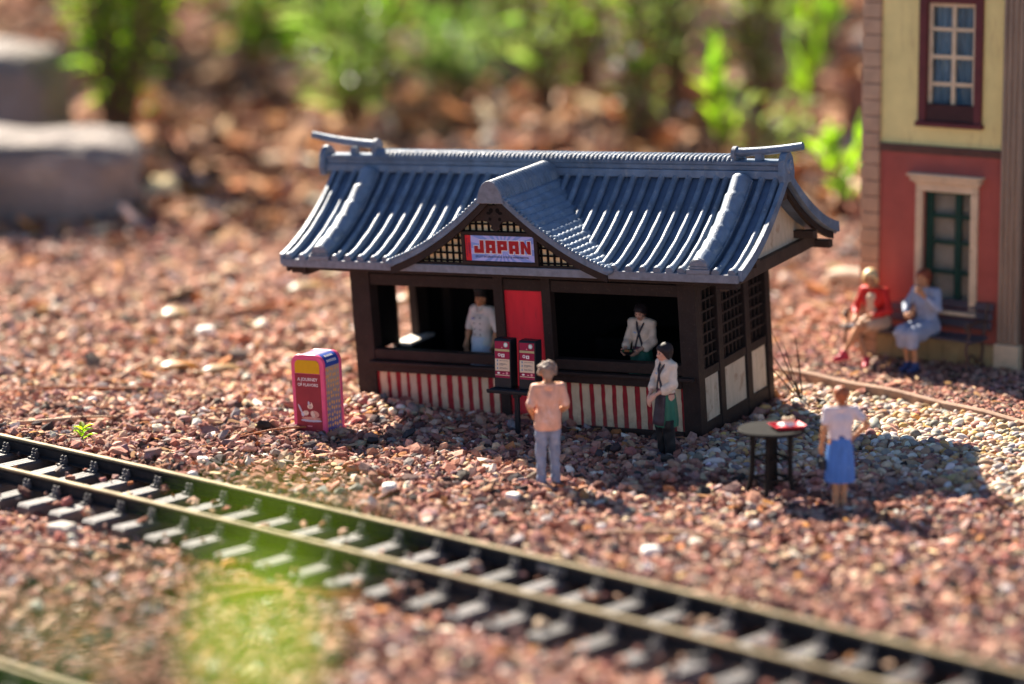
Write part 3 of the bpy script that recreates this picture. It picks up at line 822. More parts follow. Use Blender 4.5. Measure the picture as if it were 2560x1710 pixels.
# the sign in the gable
SX0, SX1, SZ0, SZ1, SV = -3.180, -2.122, 2.458, 2.808, -0.475
sgn = MB()
sgn.box(SX0 - 0.055, SX1 + 0.055, SV + 0.006, -0.41, SZ0 - 0.05, SZ1 + 0.05)
signbox = sgn.build('sign', wood, kiosk, bevel=0.006)
for b in ((SX0 - 0.06, SX1 + 0.06, SZ1 + 0.008, SZ1 + 0.055), (SX0 - 0.06, SX1 + 0.06, SZ0 - 0.055, SZ0 - 0.008), (SX0 - 0.06, SX0 - 0.006, SZ0 - 0.008, SZ1 + 0.008), (SX1 + 0.006, SX1 + 0.06, SZ0 - 0.008, SZ1 + 0.008)):
    MB().box(b[0], b[1], SV - 0.014, SV + 0.005, b[2], b[3]).build('sign_frame', wood, signbox, bevel=0.006)
ray_m, nt, bs = nodes('sign_ray_print')
tc = nt.nodes.new('ShaderNodeTexCoord'); sp = nt.nodes.new('ShaderNodeSeparateXYZ'); nt.links.new(tc.outputs['Object'], sp.inputs[0])
def mth(op, a, b=None):
    n_ = nt.nodes.new('ShaderNodeMath'); n_.operation = op
    for i_, v_ in enumerate((a, b)):
        if v_ is None: continue
        if isinstance(v_, (int, float)): n_.inputs[i_].default_value = v_
        else: nt.links.new(v_, n_.inputs[i_])
    return n_.outputs[0]
ang = mth('ARCTAN2', mth('SUBTRACT', sp.outputs[2], 2.63), mth('SUBTRACT', sp.outputs[0], -2.60))
nt.links.new(mixcol(nt, mth('GREATER_THAN', mth('SINE', mth('MULTIPLY', ang, 18.0)), 0.0), (0.20, 0.30, 0.68), (0.42, 0.44, 0.80)), bs.inputs['Base Color'])
bs.inputs['Roughness'].default_value = 0.4
MB().box(SX0 + 0.088, SX1, SV, SV + 0.005, SZ0, SZ1).build('sign_face', ray_m, signbox)
MB().box(SX0, SX0 + 0.088, SV - 0.001, SV + 0.005, SZ0, SZ1).build('sign_strip', sign_red, signbox)
mb = MB()
for cx, z0, z1, w in ((0.024, 0.05, 0.30, 0.010), (0.060, 0.10, 0.25, 0.018)):
    z = SZ0 + z0
    while z < SZ0 + z1:
        h = random.uniform(0.008, 0.018); mb.box(SX0 + cx - w / 2, SX0 + cx + w / 2, SV - 0.003, SV - 0.0015, z, z + h); z += h + 0.006
mb.build('strip_lettering', M('strip_dark_print', (0.12, 0.01, 0.06), 0.5, 0.1, 3, 0), signbox)
GL = {'J': [(3, 5, 0, 6), (0, 3, 0, 1.9), (0, 1.9, 1.9, 3.3)],
      'A': [(0, 1.9, 0, 6), (3.1, 5, 0, 6), (1.9, 3.1, 3.9, 6), (1.9, 3.1, 1.2, 2.6)],
      'P': [(0, 1.9, 0, 6), (3.1, 5, 1.6, 6), (1.9, 3.1, 4.2, 6), (1.9, 3.1, 1.6, 3.3)],
      'N': [(0, 1.6, 0, 6), (3.4, 5, 0, 6)]}
for i, ch in enumerate('JAPAN'):
    ux = SX0 + 0.140 + i * 0.1805; uz = SZ0 + 0.108; gx_, gz_ = 0.150 / 5, 0.178 / 6
    outl = MB(); body = MB()
    for a, b, c, d in GL[ch]:
        body.box(ux + a * gx_, ux + b * gx_, SV - 0.010, SV - 0.004, uz + c * gz_, uz + d * gz_)
        e = 0.010; outl.box(ux + a * gx_ - e, ux + b * gx_ + e, SV - 0.0045 - 0.0002 * a, SV - 0.001, uz + c * gz_ - e, uz + d * gz_ + e)
    if ch == 'N':
        pl = [(1.6, 6), (1.6, 3.2), (3.4, 0), (3.4, 2.8)]
        body.prism([(ux + a * gx_, uz + b * gz_) for a, b in pl], SV - 0.010, SV - 0.004)
    outl.build('letter_outline', white_pr, signbox, fix=False)
    body.build('letter', let_red, signbox)
put_text('sign_lettering', 'EPCOT INTERNATIONAL FOOD & WINE FESTIVAL', 0.04, SX0 + 0.565, SV - 0.0015, SZ0 + 0.058, dark_pr, signbox, width=0.83, fatten=0.0012)

# ------------------------------------------------------------------ menu stand beside the red door
def at_ground(x, y, dz=0.0): return (x, y, float(gz(x, y)) + dz)
stand = empty('menu_stand', at_ground(0.07, 36.45), -KYAW, 'black post with two maroon and cream menu boards before the red door', 'menu stand')
stand.rotation_euler = (0, R(-1.2), -KYAW)
mb = MB(); mb.box(-0.03, 0.03, -0.03, 0.03, -0.15, 0.58); mb.box(-0.045, 0.045, -0.045, 0.045, 0.52, 0.6); mb.build('post', black_pl, stand, bevel=0.006)
mb = MB(); mb.box(-0.36, 0.42, -0.2, 0.16, 0.60, 0.635); mb.box(-0.33, 0.39, -0.17, 0.13, 0.636, 0.66); mb.box(-0.36, 0.42, -0.21, -0.19, 0.615, 0.655); mb.build('shelf', black_pl, stand, bevel=0.008)
for cx in (-0.165, 0.215):
    mb = MB(); mb.prism([(-0.09, 0.662), (0.11, 0.662), (0.11, 1.33), (-0.05, 1.33), (-0.075, 1.31)], -0.128, 0.128, lambda a, b, d: (cx + d, a, b))
    bd = mb.build('menu_board', black_pl, stand, bevel=0.008)
    def fv(z): return -0.09 + (z - 0.662) / (1.31 - 0.662) * 0.015
    def sheet(nm, x0, x1, z0, z1, mat, lift):
        return MB().add([(cx + x0, fv(z0) - lift, z0), (cx + x1, fv(z0) - lift, z0), (cx + x1, fv(z1) - lift, z1), (cx + x0, fv(z1) - lift, z1)], [(0, 1, 2, 3)]).build(nm, mat, bd, fix=False)
    sheet('menu_face', -0.112, 0.112, 0.80, 1.30, maroon, 0.002)
    sheet('menu_band', -0.112, 0.112, 1.165, 1.195, menu_green, 0.004)
    sheet('menu_text_panel', -0.112, 0.112, 0.895, 1.06, menu_cream, 0.004)
    sheet('menu_line', -0.112, 0.112, 0.832, 0.842, menu_cream, 0.004)
    def dot(nm, x, z, rx, rz, mat, lift):
        V = [(cx + x + rx * math.cos(t), fv(z + rz * math.sin(t)) - lift, z + rz * math.sin(t)) for t in np.linspace(0, 2 * math.pi, 16, endpoint=False)]
        MB().add(V, [tuple(range(16))]).build(nm, mat, bd, fix=False)
    dot('menu_badge', 0.055, 1.255, 0.032, 0.034, menu_teal, 0.004)
    dot('menu_badge', 0.055, 1.255, 0.02, 0.022, white_pr, 0.005)
    dot('menu_dot', -0.002, 1.215, 0.009, 0.010, pink_pr, 0.004)
    dot('menu_emblem', -0.045, 1.115, 0.022, 0.022, white_pr, 0.004)
    dot('menu_emblem', -0.045, 1.115, 0.011, 0.011, maroon, 0.005)
    sheet('menu_emblem', -0.015, 0.035, 1.085, 1.13, white_pr, 0.0045)
    sheet('menu_emblem', 0.003, 0.018, 1.096, 1.118, maroon, 0.0055)
    for zz in (1.035, 0.985, 0.93): dot('menu_picture', -0.075, zz, 0.014, 0.02, menu_blue, 0.0055); dot('menu_picture', -0.074, zz, 0.005, 0.013, dark_pr, 0.0062)
    mb = MB()
    for zz, w in ((1.034, 0.14), (0.994, 0.10), (0.984, 0.12), (0.972, 0.06), (0.938, 0.11), (0.926, 0.13)):
        V = [(cx - 0.045, fv(zz) - 0.0055, zz), (cx - 0.045 + w, fv(zz) - 0.0055, zz), (cx - 0.045 + w, fv(zz) - 0.0055, zz + 0.004), (cx - 0.045, fv(zz) - 0.0055, zz + 0.004)]
        mb.add(V, [(0, 1, 2, 3)])
    mb.build('menu_small_print', dark_pr, bd, fix=False)
    dot('menu_logo', -0.06, 0.865, 0.022, 0.013, white_pr, 0.004); dot('menu_logo', 0.015, 0.860, 0.018, 0.008, pink_pr, 0.004); dot('menu_logo', 0.068, 0.866, 0.018, 0.02, pink_pr, 0.004)

# ------------------------------------------------------------------ litter bin
pink = M('bin_pink_paint', (0.78, 0.10, 0.22), 0.35, 0.1, 5, 0.08)
bin_yel = M('bin_yellow_flap', (0.68, 0.35, 0.004), 0.45, 0.08, 4, 0.05)
bin_mar = M('bin_maroon_print', (0.29, 0.028, 0.042), 0.4, 0.15, 4, 0)
bin_lilac = M('bin_lilac_top', (0.20, 0.18, 0.32), 0.4, 0.1, 4, 0.05)
bin_blue = M('bin_blue_print', (0.03, 0.08, 0.36), 0.4, 0.1, 4, 0)
dots_m, nt, bs = nodes('bin_dot_print')
tc = nt.nodes.new('ShaderNodeTexCoord'); mp = nt.nodes.new('ShaderNodeMapping'); mp.inputs['Scale'].default_value = (1, 17, 13); nt.links.new(tc.outputs['Object'], mp.inputs[0])
vo = nt.nodes.new('ShaderNodeTexVoronoi'); vo.inputs['Randomness'].default_value = 0.35; vo.inputs['Scale'].default_value = 1.0; nt.links.new(mp.outputs[0], vo.inputs['Vector'])
gr = nt.nodes.new('ShaderNodeSeparateXYZ'); nt.links.new(tc.outputs['Object'], gr.inputs[0])
base = mixcol(nt, ramp(nt, gr.outputs[2], 0.15, 0.85), (0.06, 0.08, 0.30), (0.50, 0.38, 0.30))
nt.links.new(mixcol(nt, ramp(nt, vo.outputs['Distance'], 0.36, 0.30), base, (0.80, 0.42, 0.12)), bs.inputs['Base Color']); bs.inputs['Roughness'].default_value = 0.4
bx_, by_ = -2.66, 36.95
bn = empty('litter_bin', at_ground(bx_, by_, -0.06), -R(29), 'pink framed litter bin with yellow flap and maroon front left of the kiosk', 'litter bin')
bn.rotation_euler = (0, R(-2.0), -R(29))
def arch(w, h, r, n=8):
    pts = [(-w, 0), (w, 0), (w, h - r)]
    pts += [(w - r + r * math.sin(k * math.pi / 2 / n) * 0 + r * math.cos(k * math.pi / 2 / n), h - r + r * math.sin(k * math.pi / 2 / n)) for k in range(1, n + 1)]
    pts += [(-w + r - r * math.sin(k * math.pi / 2 / n), h - r + r * math.cos(k * math.pi / 2 / n)) for k in range(0, n + 1)]
    pts.append((-w, h - r)); out = []
    for q in pts:
        if not out or (abs(out[-1][0] - q[0]) + abs(out[-1][1] - q[1])) > 1e-6: out.append(q)
    return out
BW, BH, BD = 0.265, 1.16, 0.235
MB().prism(arch(BW - 0.012, BH - 0.014, 0.13), -BD + 0.04, BD - 0.04).build('bin_body', dots_m, bn, smooth=False)
for y0, y1 in ((-BD, -BD + 0.06), (BD - 0.06, BD)): MB().prism(arch(BW, BH, 0.14), y0, y1).build('bin_frame', pink, bn, bevel=0.015)
# a wrap over the curved top: lilac crown and a blue band with two lines of lettering on its shoulder
def wrap(nm, mat, a0, a1, lift):
    pts = []
    for k in range(15):
        a = a0 + (a1 - a0) * k / 14; pts.append((BW - 0.012 - 0.13 + (0.13 + lift) * math.cos(a), BH - 0.014 - 0.13 + (0.13 + lift) * math.sin(a)))
    V = [(x, -BD + 0.062, z) for x, z in pts] + [(x, BD - 0.062, z) for x, z in pts]
    return MB().add(V, [(k, k + 1, k + 16, k + 15) for k in range(14)]).build(nm, mat, bn, smooth=True)
MB().box(-BW + 0.14, BW - 0.145, -BD + 0.062, BD - 0.062, BH - 0.02, BH - 0.010).build('bin_top', bin_lilac, bn)
wrap('bin_band', bin_blue, math.pi / 2 - 0.1, -0.25, 0.004)
for ang_, wd in ((0.95, 0.2), (0.35, 0.24)):         # two lines of lettering too blurred to read
    mb = MB(); rr = 0.136
    for q in range(7):
        y0 = -wd / 2 + wd * q / 7; y1 = y0 + wd / 7 * random.uniform(0.5, 0.8)
        mb.add([(BW - 0.142 + rr * math.cos(a), yy, BH - 0.144 + rr * math.sin(a)) for a in (ang_ + 0.14, ang_ - 0.14) for yy in (y0, y1)], [(0, 1, 3, 2)])
    mb.build('bin_band_print', white_pr, bn)['kind'] = 'stuff'
yf = -BD - 0.002
MB().prism([(-0.20, 0.90), (0.20, 0.90), (0.20, 1.02), (0.185, 1.06), (0.15, 1.085), (-0.15, 1.085), (-0.185, 1.06), (-0.20, 1.02)], yf - 0.006, yf + 0.004).build('bin_flap', bin_yel, bn, bevel=0.006)
MB().box(-0.205, 0.205, yf - 0.003, yf + 0.003, 0.0, 0.893).build('bin_front_panel', bin_mar, bn)
yt = yf - 0.005
fp = bn
put_text('bin_lettering', 'A JOURNEY', 0.08, 0.0, yt, 0.815, white_pr, fp, width=0.33, fatten=0.001)
put_text('bin_lettering', 'OF FLAVORS', 0.08, 0.0, yt, 0.74, white_pr, fp, width=0.33, fatten=0.001)
for x0_, z0_, w_l, h_l in ((-0.04, 0.158, 0.08, 0.014), (-0.13, 0.055, 0.10, 0.022), (0.0, 0.055, 0.13, 0.022)):
    MB().box(x0_, x0_ + w_l, yt - 0.0005, yt + 0.001, z0_, z0_ + h_l).build('bin_small_print', pink_pr, bn)
def ell(nm, x, z, rx, rz, mat, rot=0.0, lift=0.0):
    c, s_ = math.cos(rot), math.sin(rot)
    V = [(x + rx * math.cos(t) * c - rz * math.sin(t) * s_, yt - lift, z + rx * math.cos(t) * s_ + rz * math.sin(t) * c) for t in np.linspace(0, 2 * math.pi, 20, endpoint=False)]
    MB().add(V, [tuple(range(20))]).build(nm, mat, bn, fix=False)
dish = M('dish_print', (0.62, 0.28, 0.22), 0.4, 0.2, 20, 0); silver = M('silver_print', (0.52, 0.47, 0.56), 0.4, 0.1, 8, 0); tanp = M('food_print', (0.70, 0.50, 0.40), 0.4, 0.35, 24, 0)
ell('bin_picture', 0.03, 0.245, 0.17, 0.02, silver); ell('bin_picture', 0.03, 0.275, 0.155, 0.022, dish, 0, 0.001)
ell('bin_picture', -0.06, 0.345, 0.055, 0.035, tanp, 0.2, 0.001); ell('bin_picture', 0.09, 0.34, 0.075, 0.045, dish, -0.2, 0.0015); ell('bin_picture', 0.06, 0.33, 0.03, 0.05, tanp, 0.3, 0.002)
ell('bin_picture', 0.02, 0.44, 0.045, 0.035, tanp, 0, 0.001); ell('bin_picture', 0.0, 0.485, 0.014, 0.028, silver, 0, 0.002); ell('bin_picture', 0.05, 0.47, 0.01, 0.035, tanp, 0.4, 0.002)
ell('bin_picture', -0.14, 0.40, 0.014, 0.075, silver, 0.45, 0.001); ell('bin_picture', -0.105, 0.325, 0.024, 0.03, silver, 0.3, 0.0015)

# ------------------------------------------------------------------ people
def sdf(prims, h, k=0.03, cuts=(), disp=None):
    lo = np.min([np.minimum(q[1], q[2]) - max(q[3], q[4]) for q in prims], 0) - 3 * h - 0.01
    hi = np.max([np.maximum(q[1], q[2]) + max(q[3], q[4]) for q in prims], 0) + 3 * h + 0.01
    n = np.ceil((hi - lo) / h).astype(int) + 1
    ax = [lo[i] + h * np.arange(n[i]) for i in range(3)]
    f = np.full(n, 0.3, np.float32)
    for q in prims:
        a, b, ra, rb = np.array(q[1], float), np.array(q[2], float), q[3], q[4]
        kk = q[5] if len(q) > 5 else k
        rm = max(ra, rb) + kk + 2 * h
        i0 = np.maximum(((np.minimum(a, b) - rm - lo) / h).astype(int), 0); i1 = np.minimum(((np.maximum(a, b) + rm - lo) / h).astype(int) + 2, n)
        sl = tuple(slice(i0[i], i1[i]) for i in range(3))
        X, Y, Z = np.meshgrid(*[ax[i][sl[i]] for i in range(3)], indexing='ij', sparse=True)
        ba = b - a; L2 = float(ba @ ba)
        if L2 > 1e-12:
            t = np.clip(((X - a[0]) * ba[0] + (Y - a[1]) * ba[1] + (Z - a[2]) * ba[2]) / L2, 0, 1)
        else: t = 0.0
        d = np.sqrt((X - a[0] - t * ba[0]) ** 2 + (Y - a[1] - t * ba[1]) ** 2 + (Z - a[2] - t * ba[2]) ** 2) - (ra + (rb - ra) * t)
        g_ = f[sl]
        if q[0] == 'cut':
            f[sl] = np.maximum(g_, -d)
        else:
            hh = np.clip(0.5 + 0.5 * (g_ - d) / kk, 0, 1)
            f[sl] = g_ * (1 - hh) + d * hh - kk * hh * (1 - hh)
    X, Y, Z = np.meshgrid(*ax, indexing='ij', sparse=True)
    if disp is not None: f = f + disp(X, Y, Z)
    for p0, nrm in cuts:
        f = np.maximum(f, (X - p0[0]) * nrm[0] + (Y - p0[1]) * nrm[1] + (Z - p0[2]) * nrm[2])
    return nets(f, lo, h)

def nets(f, lo, h):
    s = f < 0
    c = [s[i:s.shape[0] - 1 + i, j:s.shape[1] - 1 + j, k:s.shape[2] - 1 + k] for i in (0, 1) for j in (0, 1) for k in (0, 1)]
    cnt = sum(q.astype(np.int8) for q in c)
    mixed = (cnt > 0) & (cnt < 8)
    ci = np.argwhere(mixed)
    offs = np.array([(i, j, k) for i in (0, 1) for j in (0, 1) for k in (0, 1)])
    vals = np.stack([f[ci[:, 0] + o[0], ci[:, 1] + o[1], ci[:, 2] + o[2]] for o in offs], 1)
    acc = np.zeros((len(ci), 3)); m = np.zeros(len(ci))
    for a in range(8):
        for b in range(a + 1, 8):
            if np.abs(offs[a] - offs[b]).sum() != 1: continue
            x = (vals[:, a] < 0) != (vals[:, b] < 0)
            t = np.where(x, vals[:, a] / np.where(x, vals[:, a] - vals[:, b], 1), 0)
            acc += x[:, None] * (offs[a] + t[:, None] * (offs[b] - offs[a])); m += x
    V = lo + h * (ci + acc / m[:, None])
    idx = np.full(mixed.shape, -1, np.int64); idx[mixed] = np.arange(len(ci))
    Q = []
    for axn in range(3):
        o1 = [1, 2, 0][axn]; o2 = [2, 0, 1][axn]
        sl0 = [slice(1, -1)] * 3; sl1 = [slice(1, -1)] * 3
        sl0[axn] = slice(0, -1); sl1[axn] = slice(1, None)
        A = s[tuple(sl0)]; B_ = s[tuple(sl1)]
        e = np.argwhere(A != B_)
        if not len(e): continue
        flip = A[tuple(e.T)]
        base_ = e + 1; base_[:, axn] -= 1
        def cell(d1, d2):
            q = base_.copy(); q[:, o1] += d1; q[:, o2] += d2; return idx[tuple(q.T)]
        quad = np.stack([cell(-1, -1), cell(0, -1), cell(0, 0), cell(-1, 0)], 1)
        quad[~flip] = quad[~flip][:, ::-1]
        Q.append(quad)
    Q = np.concatenate(Q); Q = Q[(Q >= 0).all(1)]
    return V, Q

def C3(a, b, ra, rb=None, k=None):
    t = ('c', np.array(a, float), np.array(b, float), ra, ra if rb is None else rb)
    return t if k is None else t + (k,)
v3 = lambda *a: np.array(a, float)
def unit(v): return v / np.linalg.norm(v)

def joints(**kw):
    J = dict(pel=v3(0, 0, 0.93), che=v3(0, 0.01, 1.24), nek=v3(0, -0.01, 1.43), hc=v3(0, 0.02, 1.575), fd=v3(0, 1, 0), hu=v3(0, 0, 1), lat=v3(1, 0, 0))
    for s, n_ in ((-1, 'L'), (1, 'R')):
        J['sh' + n_] = v3(s * 0.175, -0.01, 1.385); J['el' + n_] = v3(s * 0.235, -0.03, 1.12); J['wr' + n_] = v3(s * 0.235, 0.04, 0.88)
        J['hp' + n_] = v3(s * 0.085, 0, 0.9); J['kn' + n_] = v3(s * 0.095, 0.02, 0.49); J['an' + n_] = v3(s * 0.10, -0.02, 0.09); J['to' + n_] = v3(s * 0.125, 0.15, 0.03)
        J['hd' + n_] = v3(0, 0.15, -1); J['hn' + n_] = v3(-s, 0.3, 0)
    J.update({k_: (np.array(x, float) if isinstance(x, (tuple, list)) else x) for k_, x in kw.items()})
    return J

def hand_prims(w, d, n_, side):
    d = unit(d); n_ = unit(n_ - d * (n_ @ d)); t = np.cross(d, n_)
    out = [C3(w, w + d * 0.03, 0.026, 0.027)]
    out += [C3(w + d * 0.025 + t * s, w + d * 0.085 + t * s * 1.6, 0.022, 0.019) for s in (-0.017, 0.017)]
    for i, (o, L) in enumerate(((-0.031, 0.062), (-0.0105, 0.076), (0.0105, 0.080), (0.031, 0.07))):
        r0 = w + d * 0.09 + t * o; r1 = r0 + unit(d + n_ * 0.45) * L * 0.5; r2 = r1 + unit(d * 0.6 + n_ * 1.0) * L * 0.5
        out += [C3(r0, r1, 0.0105, 0.0098, 0.006), C3(r1, r2, 0.0098, 0.008, 0.006)]
    r0 = w + d * 0.025 + t * side * 0.026; r1 = r0 + unit(d * 0.8 + t * side * 0.8 + n_ * 0.3) * 0.045; r2 = r1 + unit(d + n_ * 0.5) * 0.035
    return out + [C3(r0, r1, 0.014, 0.0115, 0.01), C3(r1, r2, 0.0115, 0.009, 0.006)]

def torso(J, g=0.0, sl=1.0):
    l = J['lat']; p_, c_, n_ = J['pel'], J['che'], J['nek']
    out = [C3(p_ - l * 0.07 * sl, p_ + l * 0.07 * sl, 0.10 * sl + g)]
    wa = p_ * 0.58 + c_ * 0.42
    for s in (-1, 1):
        out += [C3(p_ + l * s * 0.055 * sl, wa + l * s * 0.045 * sl, 0.102 * sl + g, 0.092 * sl + g), C3(wa + l * s * 0.045 * sl, c_ + l * s * 0.07 * sl, 0.092 * sl + g, 0.105 * sl + g)]
        sh = J['shL'] if s < 0 else J['shR']
        out += [C3(c_ + l * s * 0.07 * sl, sh * 0.78 + n_ * 0.22, 0.10 * sl + g, 0.062 * sl + g)]
    out += [C3(J['shL'], n_ - v3(0, 0, 0.012), 0.052 * sl + g, 0.06 + g), C3(J['shR'], n_ - v3(0, 0, 0.012), 0.052 * sl + g, 0.06 + g)]
    return out
def legs(J, g=0.0, sl=1.0, lo=True):
    out = []
    for n_ in 'LR':
        out += [C3(J['hp' + n_], J['kn' + n_], 0.085 * sl + g, 0.06 * sl + g), C3(J['kn' + n_], J['an' + n_], 0.06 * sl + g, (0.04 if g == 0 else 0.045) * sl + g)]
    return out
def feet(J, g=0.0, which='LR'):
    out = []
    for n_ in which:
        t_ = J['to' + n_]; an = J['an' + n_]; heel = v3(an[0], an[1], 0) + v3(0, 0, t_[2] + 0.008) - unit((t_ - an) * v3(1, 1, 0)) * 0.03
        out += [C3(an, heel, 0.036 + g, 0.034 + g), C3(heel, t_, 0.034 + g, 0.028 + g), C3(an, t_ * 0.6 + heel * 0.4, 0.034 + g, 0.03 + g)]
    return out
def arms(J, g=0.0, sl=1.0, f=1.0, low=True, flare=0.0):
    out = []
    for n_ in 'LR':
        a, b, c_ = J['sh' + n_], J['el' + n_], J['wr' + n_]
        e = a + (b - a) * min(f, 1.0)
        out.append(C3(a, e, 0.05 * sl + g, 0.042 * sl + g + flare))
        if f > 1 and low: out.append(C3(b, b + (c_ - b) * (f - 1), 0.042 * sl + g + flare, 0.032 * sl + g + flare))
    return out
def head(J):
    h_, f_, u_ = J['hc'], unit(J['fd']), unit(J['hu']); l = np.cross(f_, u_)
    out = [C3(J['nek'] - u_ * 0.02, h_ - u_ * 0.05 - f_ * 0.01, 0.052, 0.047), C3(h_ + u_ * 0.035 - f_ * 0.025, h_ + u_ * 0.028 + f_ * 0.022, 0.086, 0.077),
           C3(h_ - u_ * 0.02 + f_ * 0.03, h_ - u_ * 0.078 + f_ * 0.052, 0.064, 0.034), C3(h_ - u_ * 0.005 + f_ * 0.094, h_ - u_ * 0.028 + f_ * 0.108, 0.010, 0.015, 0.012),
           C3(h_ - u_ * 0.058 + f_ * 0.08, h_ - u_ * 0.06 + f_ * 0.084, 0.018, 0.018, 0.02)]
    for s in (-1, 1):
        out += [C3(h_ + l * s * 0.082 + u_ * 0.012 - f_ * 0.008, h_ + l * s * 0.08 - u_ * 0.022, 0.014, 0.011, 0.008), C3(h_ + l * s * 0.035 + f_ * 0.07 - u_ * 0.02, h_ + l * s * 0.035 + f_ * 0.07 - u_ * 0.022, 0.022, 0.022, 0.02)]
        out += [('cut', h_ + l * s * 0.033 + f_ * 0.098 + u_ * 0.008, h_ + l * s * 0.033 + f_ * 0.098 + u_ * 0.008, 0.017, 0.017)]
    return out
def body(J, sl=1.0):
    p_ = torso(J, 0, sl) + legs(J, 0, sl) + feet(J)
    for n_, sd_ in (('L', -1), ('R', 1)):
        a, b, c_ = J['sh' + n_], J['el' + n_], J['wr' + n_]
        p_ += [C3(a, b, 0.048 * sl, 0.04 * sl), C3(b, b * 0.6 + c_ * 0.4, 0.041 * sl, 0.04 * sl), C3(b * 0.6 + c_ * 0.4, c_, 0.04 * sl, 0.026 * sl)]
        hd, hn = J['hd' + n_], J['hn' + n_]
        t_ = np.cross(unit(hd), unit(hn)); fwd = 1 if t_ @ J.get('thumb' + n_, v3(0, 1, 0.3)) > 0 else -1
        p_ += hand_prims(c_, hd, hn, fwd)
    return p_ + head(J)

skin_l = M('painted_skin_light', (0.62, 0.34, 0.24), 0.5, 0.12, 9, 0.08, 40)
skin_o = M('painted_skin_tan', (0.50, 0.24, 0.12), 0.5, 0.15, 9, 0.08, 40)
skin_b = M('painted_skin_brown', (0.30, 0.14, 0.06), 0.5, 0.2, 9, 0.08, 40)
eye_m = M('painted_eye', (0.02, 0.015, 0.015), 0.4, 0.1, 5, 0)
lip_m = M('painted_lip', (0.45, 0.09, 0.08), 0.45, 0.1, 5, 0)

def part(root, name, prims, mat, h=0.0085, k=0.03, cuts=(), disp=None):
    V, Q = sdf(prims, h, k, cuts, disp)
    return link_mesh(name, fast_mesh(name, V, Q, True), mat, root)
def face(root, J):
    h_, f_, u_ = J['hc'], unit(J['fd']), unit(J['hu']); l = np.cross(f_, u_)
    for s in (-1, 1):
        c_ = h_ + l * s * 0.033 + f_ * 0.086 + u_ * 0.008; MB().sphere(c_, 0.0115, 8, 6).build('eye', eye_m, root, True)
        a = h_ + l * s * 0.015 + f_ * 0.095 + u_ * 0.03; b = h_ + l * s * 0.05 + f_ * 0.082 + u_ * 0.03; MB().tube([a, (a + b) / 2 + u_ * 0.006, b], 0.005, 6).build('eyebrow', eye_m, root, True)
    a = h_ - l * 0.022 + f_ * 0.094 - u_ * 0.058; b = h_ + l * 0.022 + f_ * 0.094 - u_ * 0.058
    MB().tube([a, (a + b) / 2 + f_ * 0.007, b], [0.004, 0.008, 0.004], 6).build('mouth', lip_m, root, True)
def hair_cap(J, g=0.012, back=0.0):
    h_, f_, u_ = J['hc'], unit(J['fd']), unit(J['hu'])
    return [C3(h_ + u_ * 0.04 - f_ * 0.028, h_ + u_ * 0.04 + f_ * 0.016, 0.088 + g, 0.078 + g), C3(h_ - u_ * 0.02 - f_ * 0.05, h_ + u_ * 0.02 - f_ * 0.045, 0.066 + g, 0.075 + g)]
def face_cuts(J, up=0.055, fw=0.045):
    """a cut that frees the face: keep hair above the brow or behind the ears"""
    h_, f_, u_ = J['hc'], unit(J['fd']), unit(J['hu'])
    nrm = unit(f_ * 0.8 - u_ * 0.62)
    return [(h_ + u_ * up + f_ * fw, nrm)]
def folds(a=0.004, fx=38, fz=26, ph=0.0):
    return lambda X, Y, Z: a * np.sin(fx * X + 9 * Z + ph) * np.sin(fz * Z + 11 * Y + 7 * X + ph)

def skirt(root, name, mat, rings, pleats=0, amp=0.0, n=64):
    """rings: (cx, cy, z, rx, ry)"""
    V = []; F = []
    for i, (cx, cy, z, rx, ry) in enumerate(rings):
        f = i / (len(rings) - 1)
        for j in range(n):
            t = 2 * math.pi * j / n; q = 1 + (amp * f * math.sin(pleats * t + 0.7 * math.sin(3 * t)) if pleats else 0)
            V.append((cx + rx * q * math.cos(t), cy + ry * q * math.sin(t), z))
    m = len(rings)
    for i in range(m - 1):
        for j in range(n): F.append((i * n + j, i * n + (j + 1) % n, (i + 1) * n + (j + 1) % n, (i + 1) * n + j))
    F.append(tuple(range(n))); b0 = len(V); cx, cy, z, rx, ry = rings[-1]
    for j in range(n): V.append((cx + (V[(m - 1) * n + j][0] - cx) * 0.9, cy + (V[(m - 1) * n + j][1] - cy) * 0.9, z + 0.03))
    for j in range(n): F.append(((m - 1) * n + j, (m - 1) * n + (j + 1) % n, b0 + (j + 1) % n, b0 + j))
    F.append(tuple(b0 + j for j in range(n)))
    return MB().add(V, F).build(name, mat, root, smooth=True)

def ring(root, name, mat, c, rx, ry, z0, z1):
    return MB().lathe([(1, z0), (1.03, z0 + 0.012), (1.03, z1 - 0.012), (1, z1)], 40, c, rx, ry).build(name, mat, root, True)

def oriented(x, y, z, dx, dy, name, label, scale, tilt=None):
    """root whose local +Y faces (dx, dy)"""
    return empty(name, (x, y, z), math.atan2(dy, dx) - math.pi / 2, label, 'person', None, scale)
kfront = (-su_, -cu_)

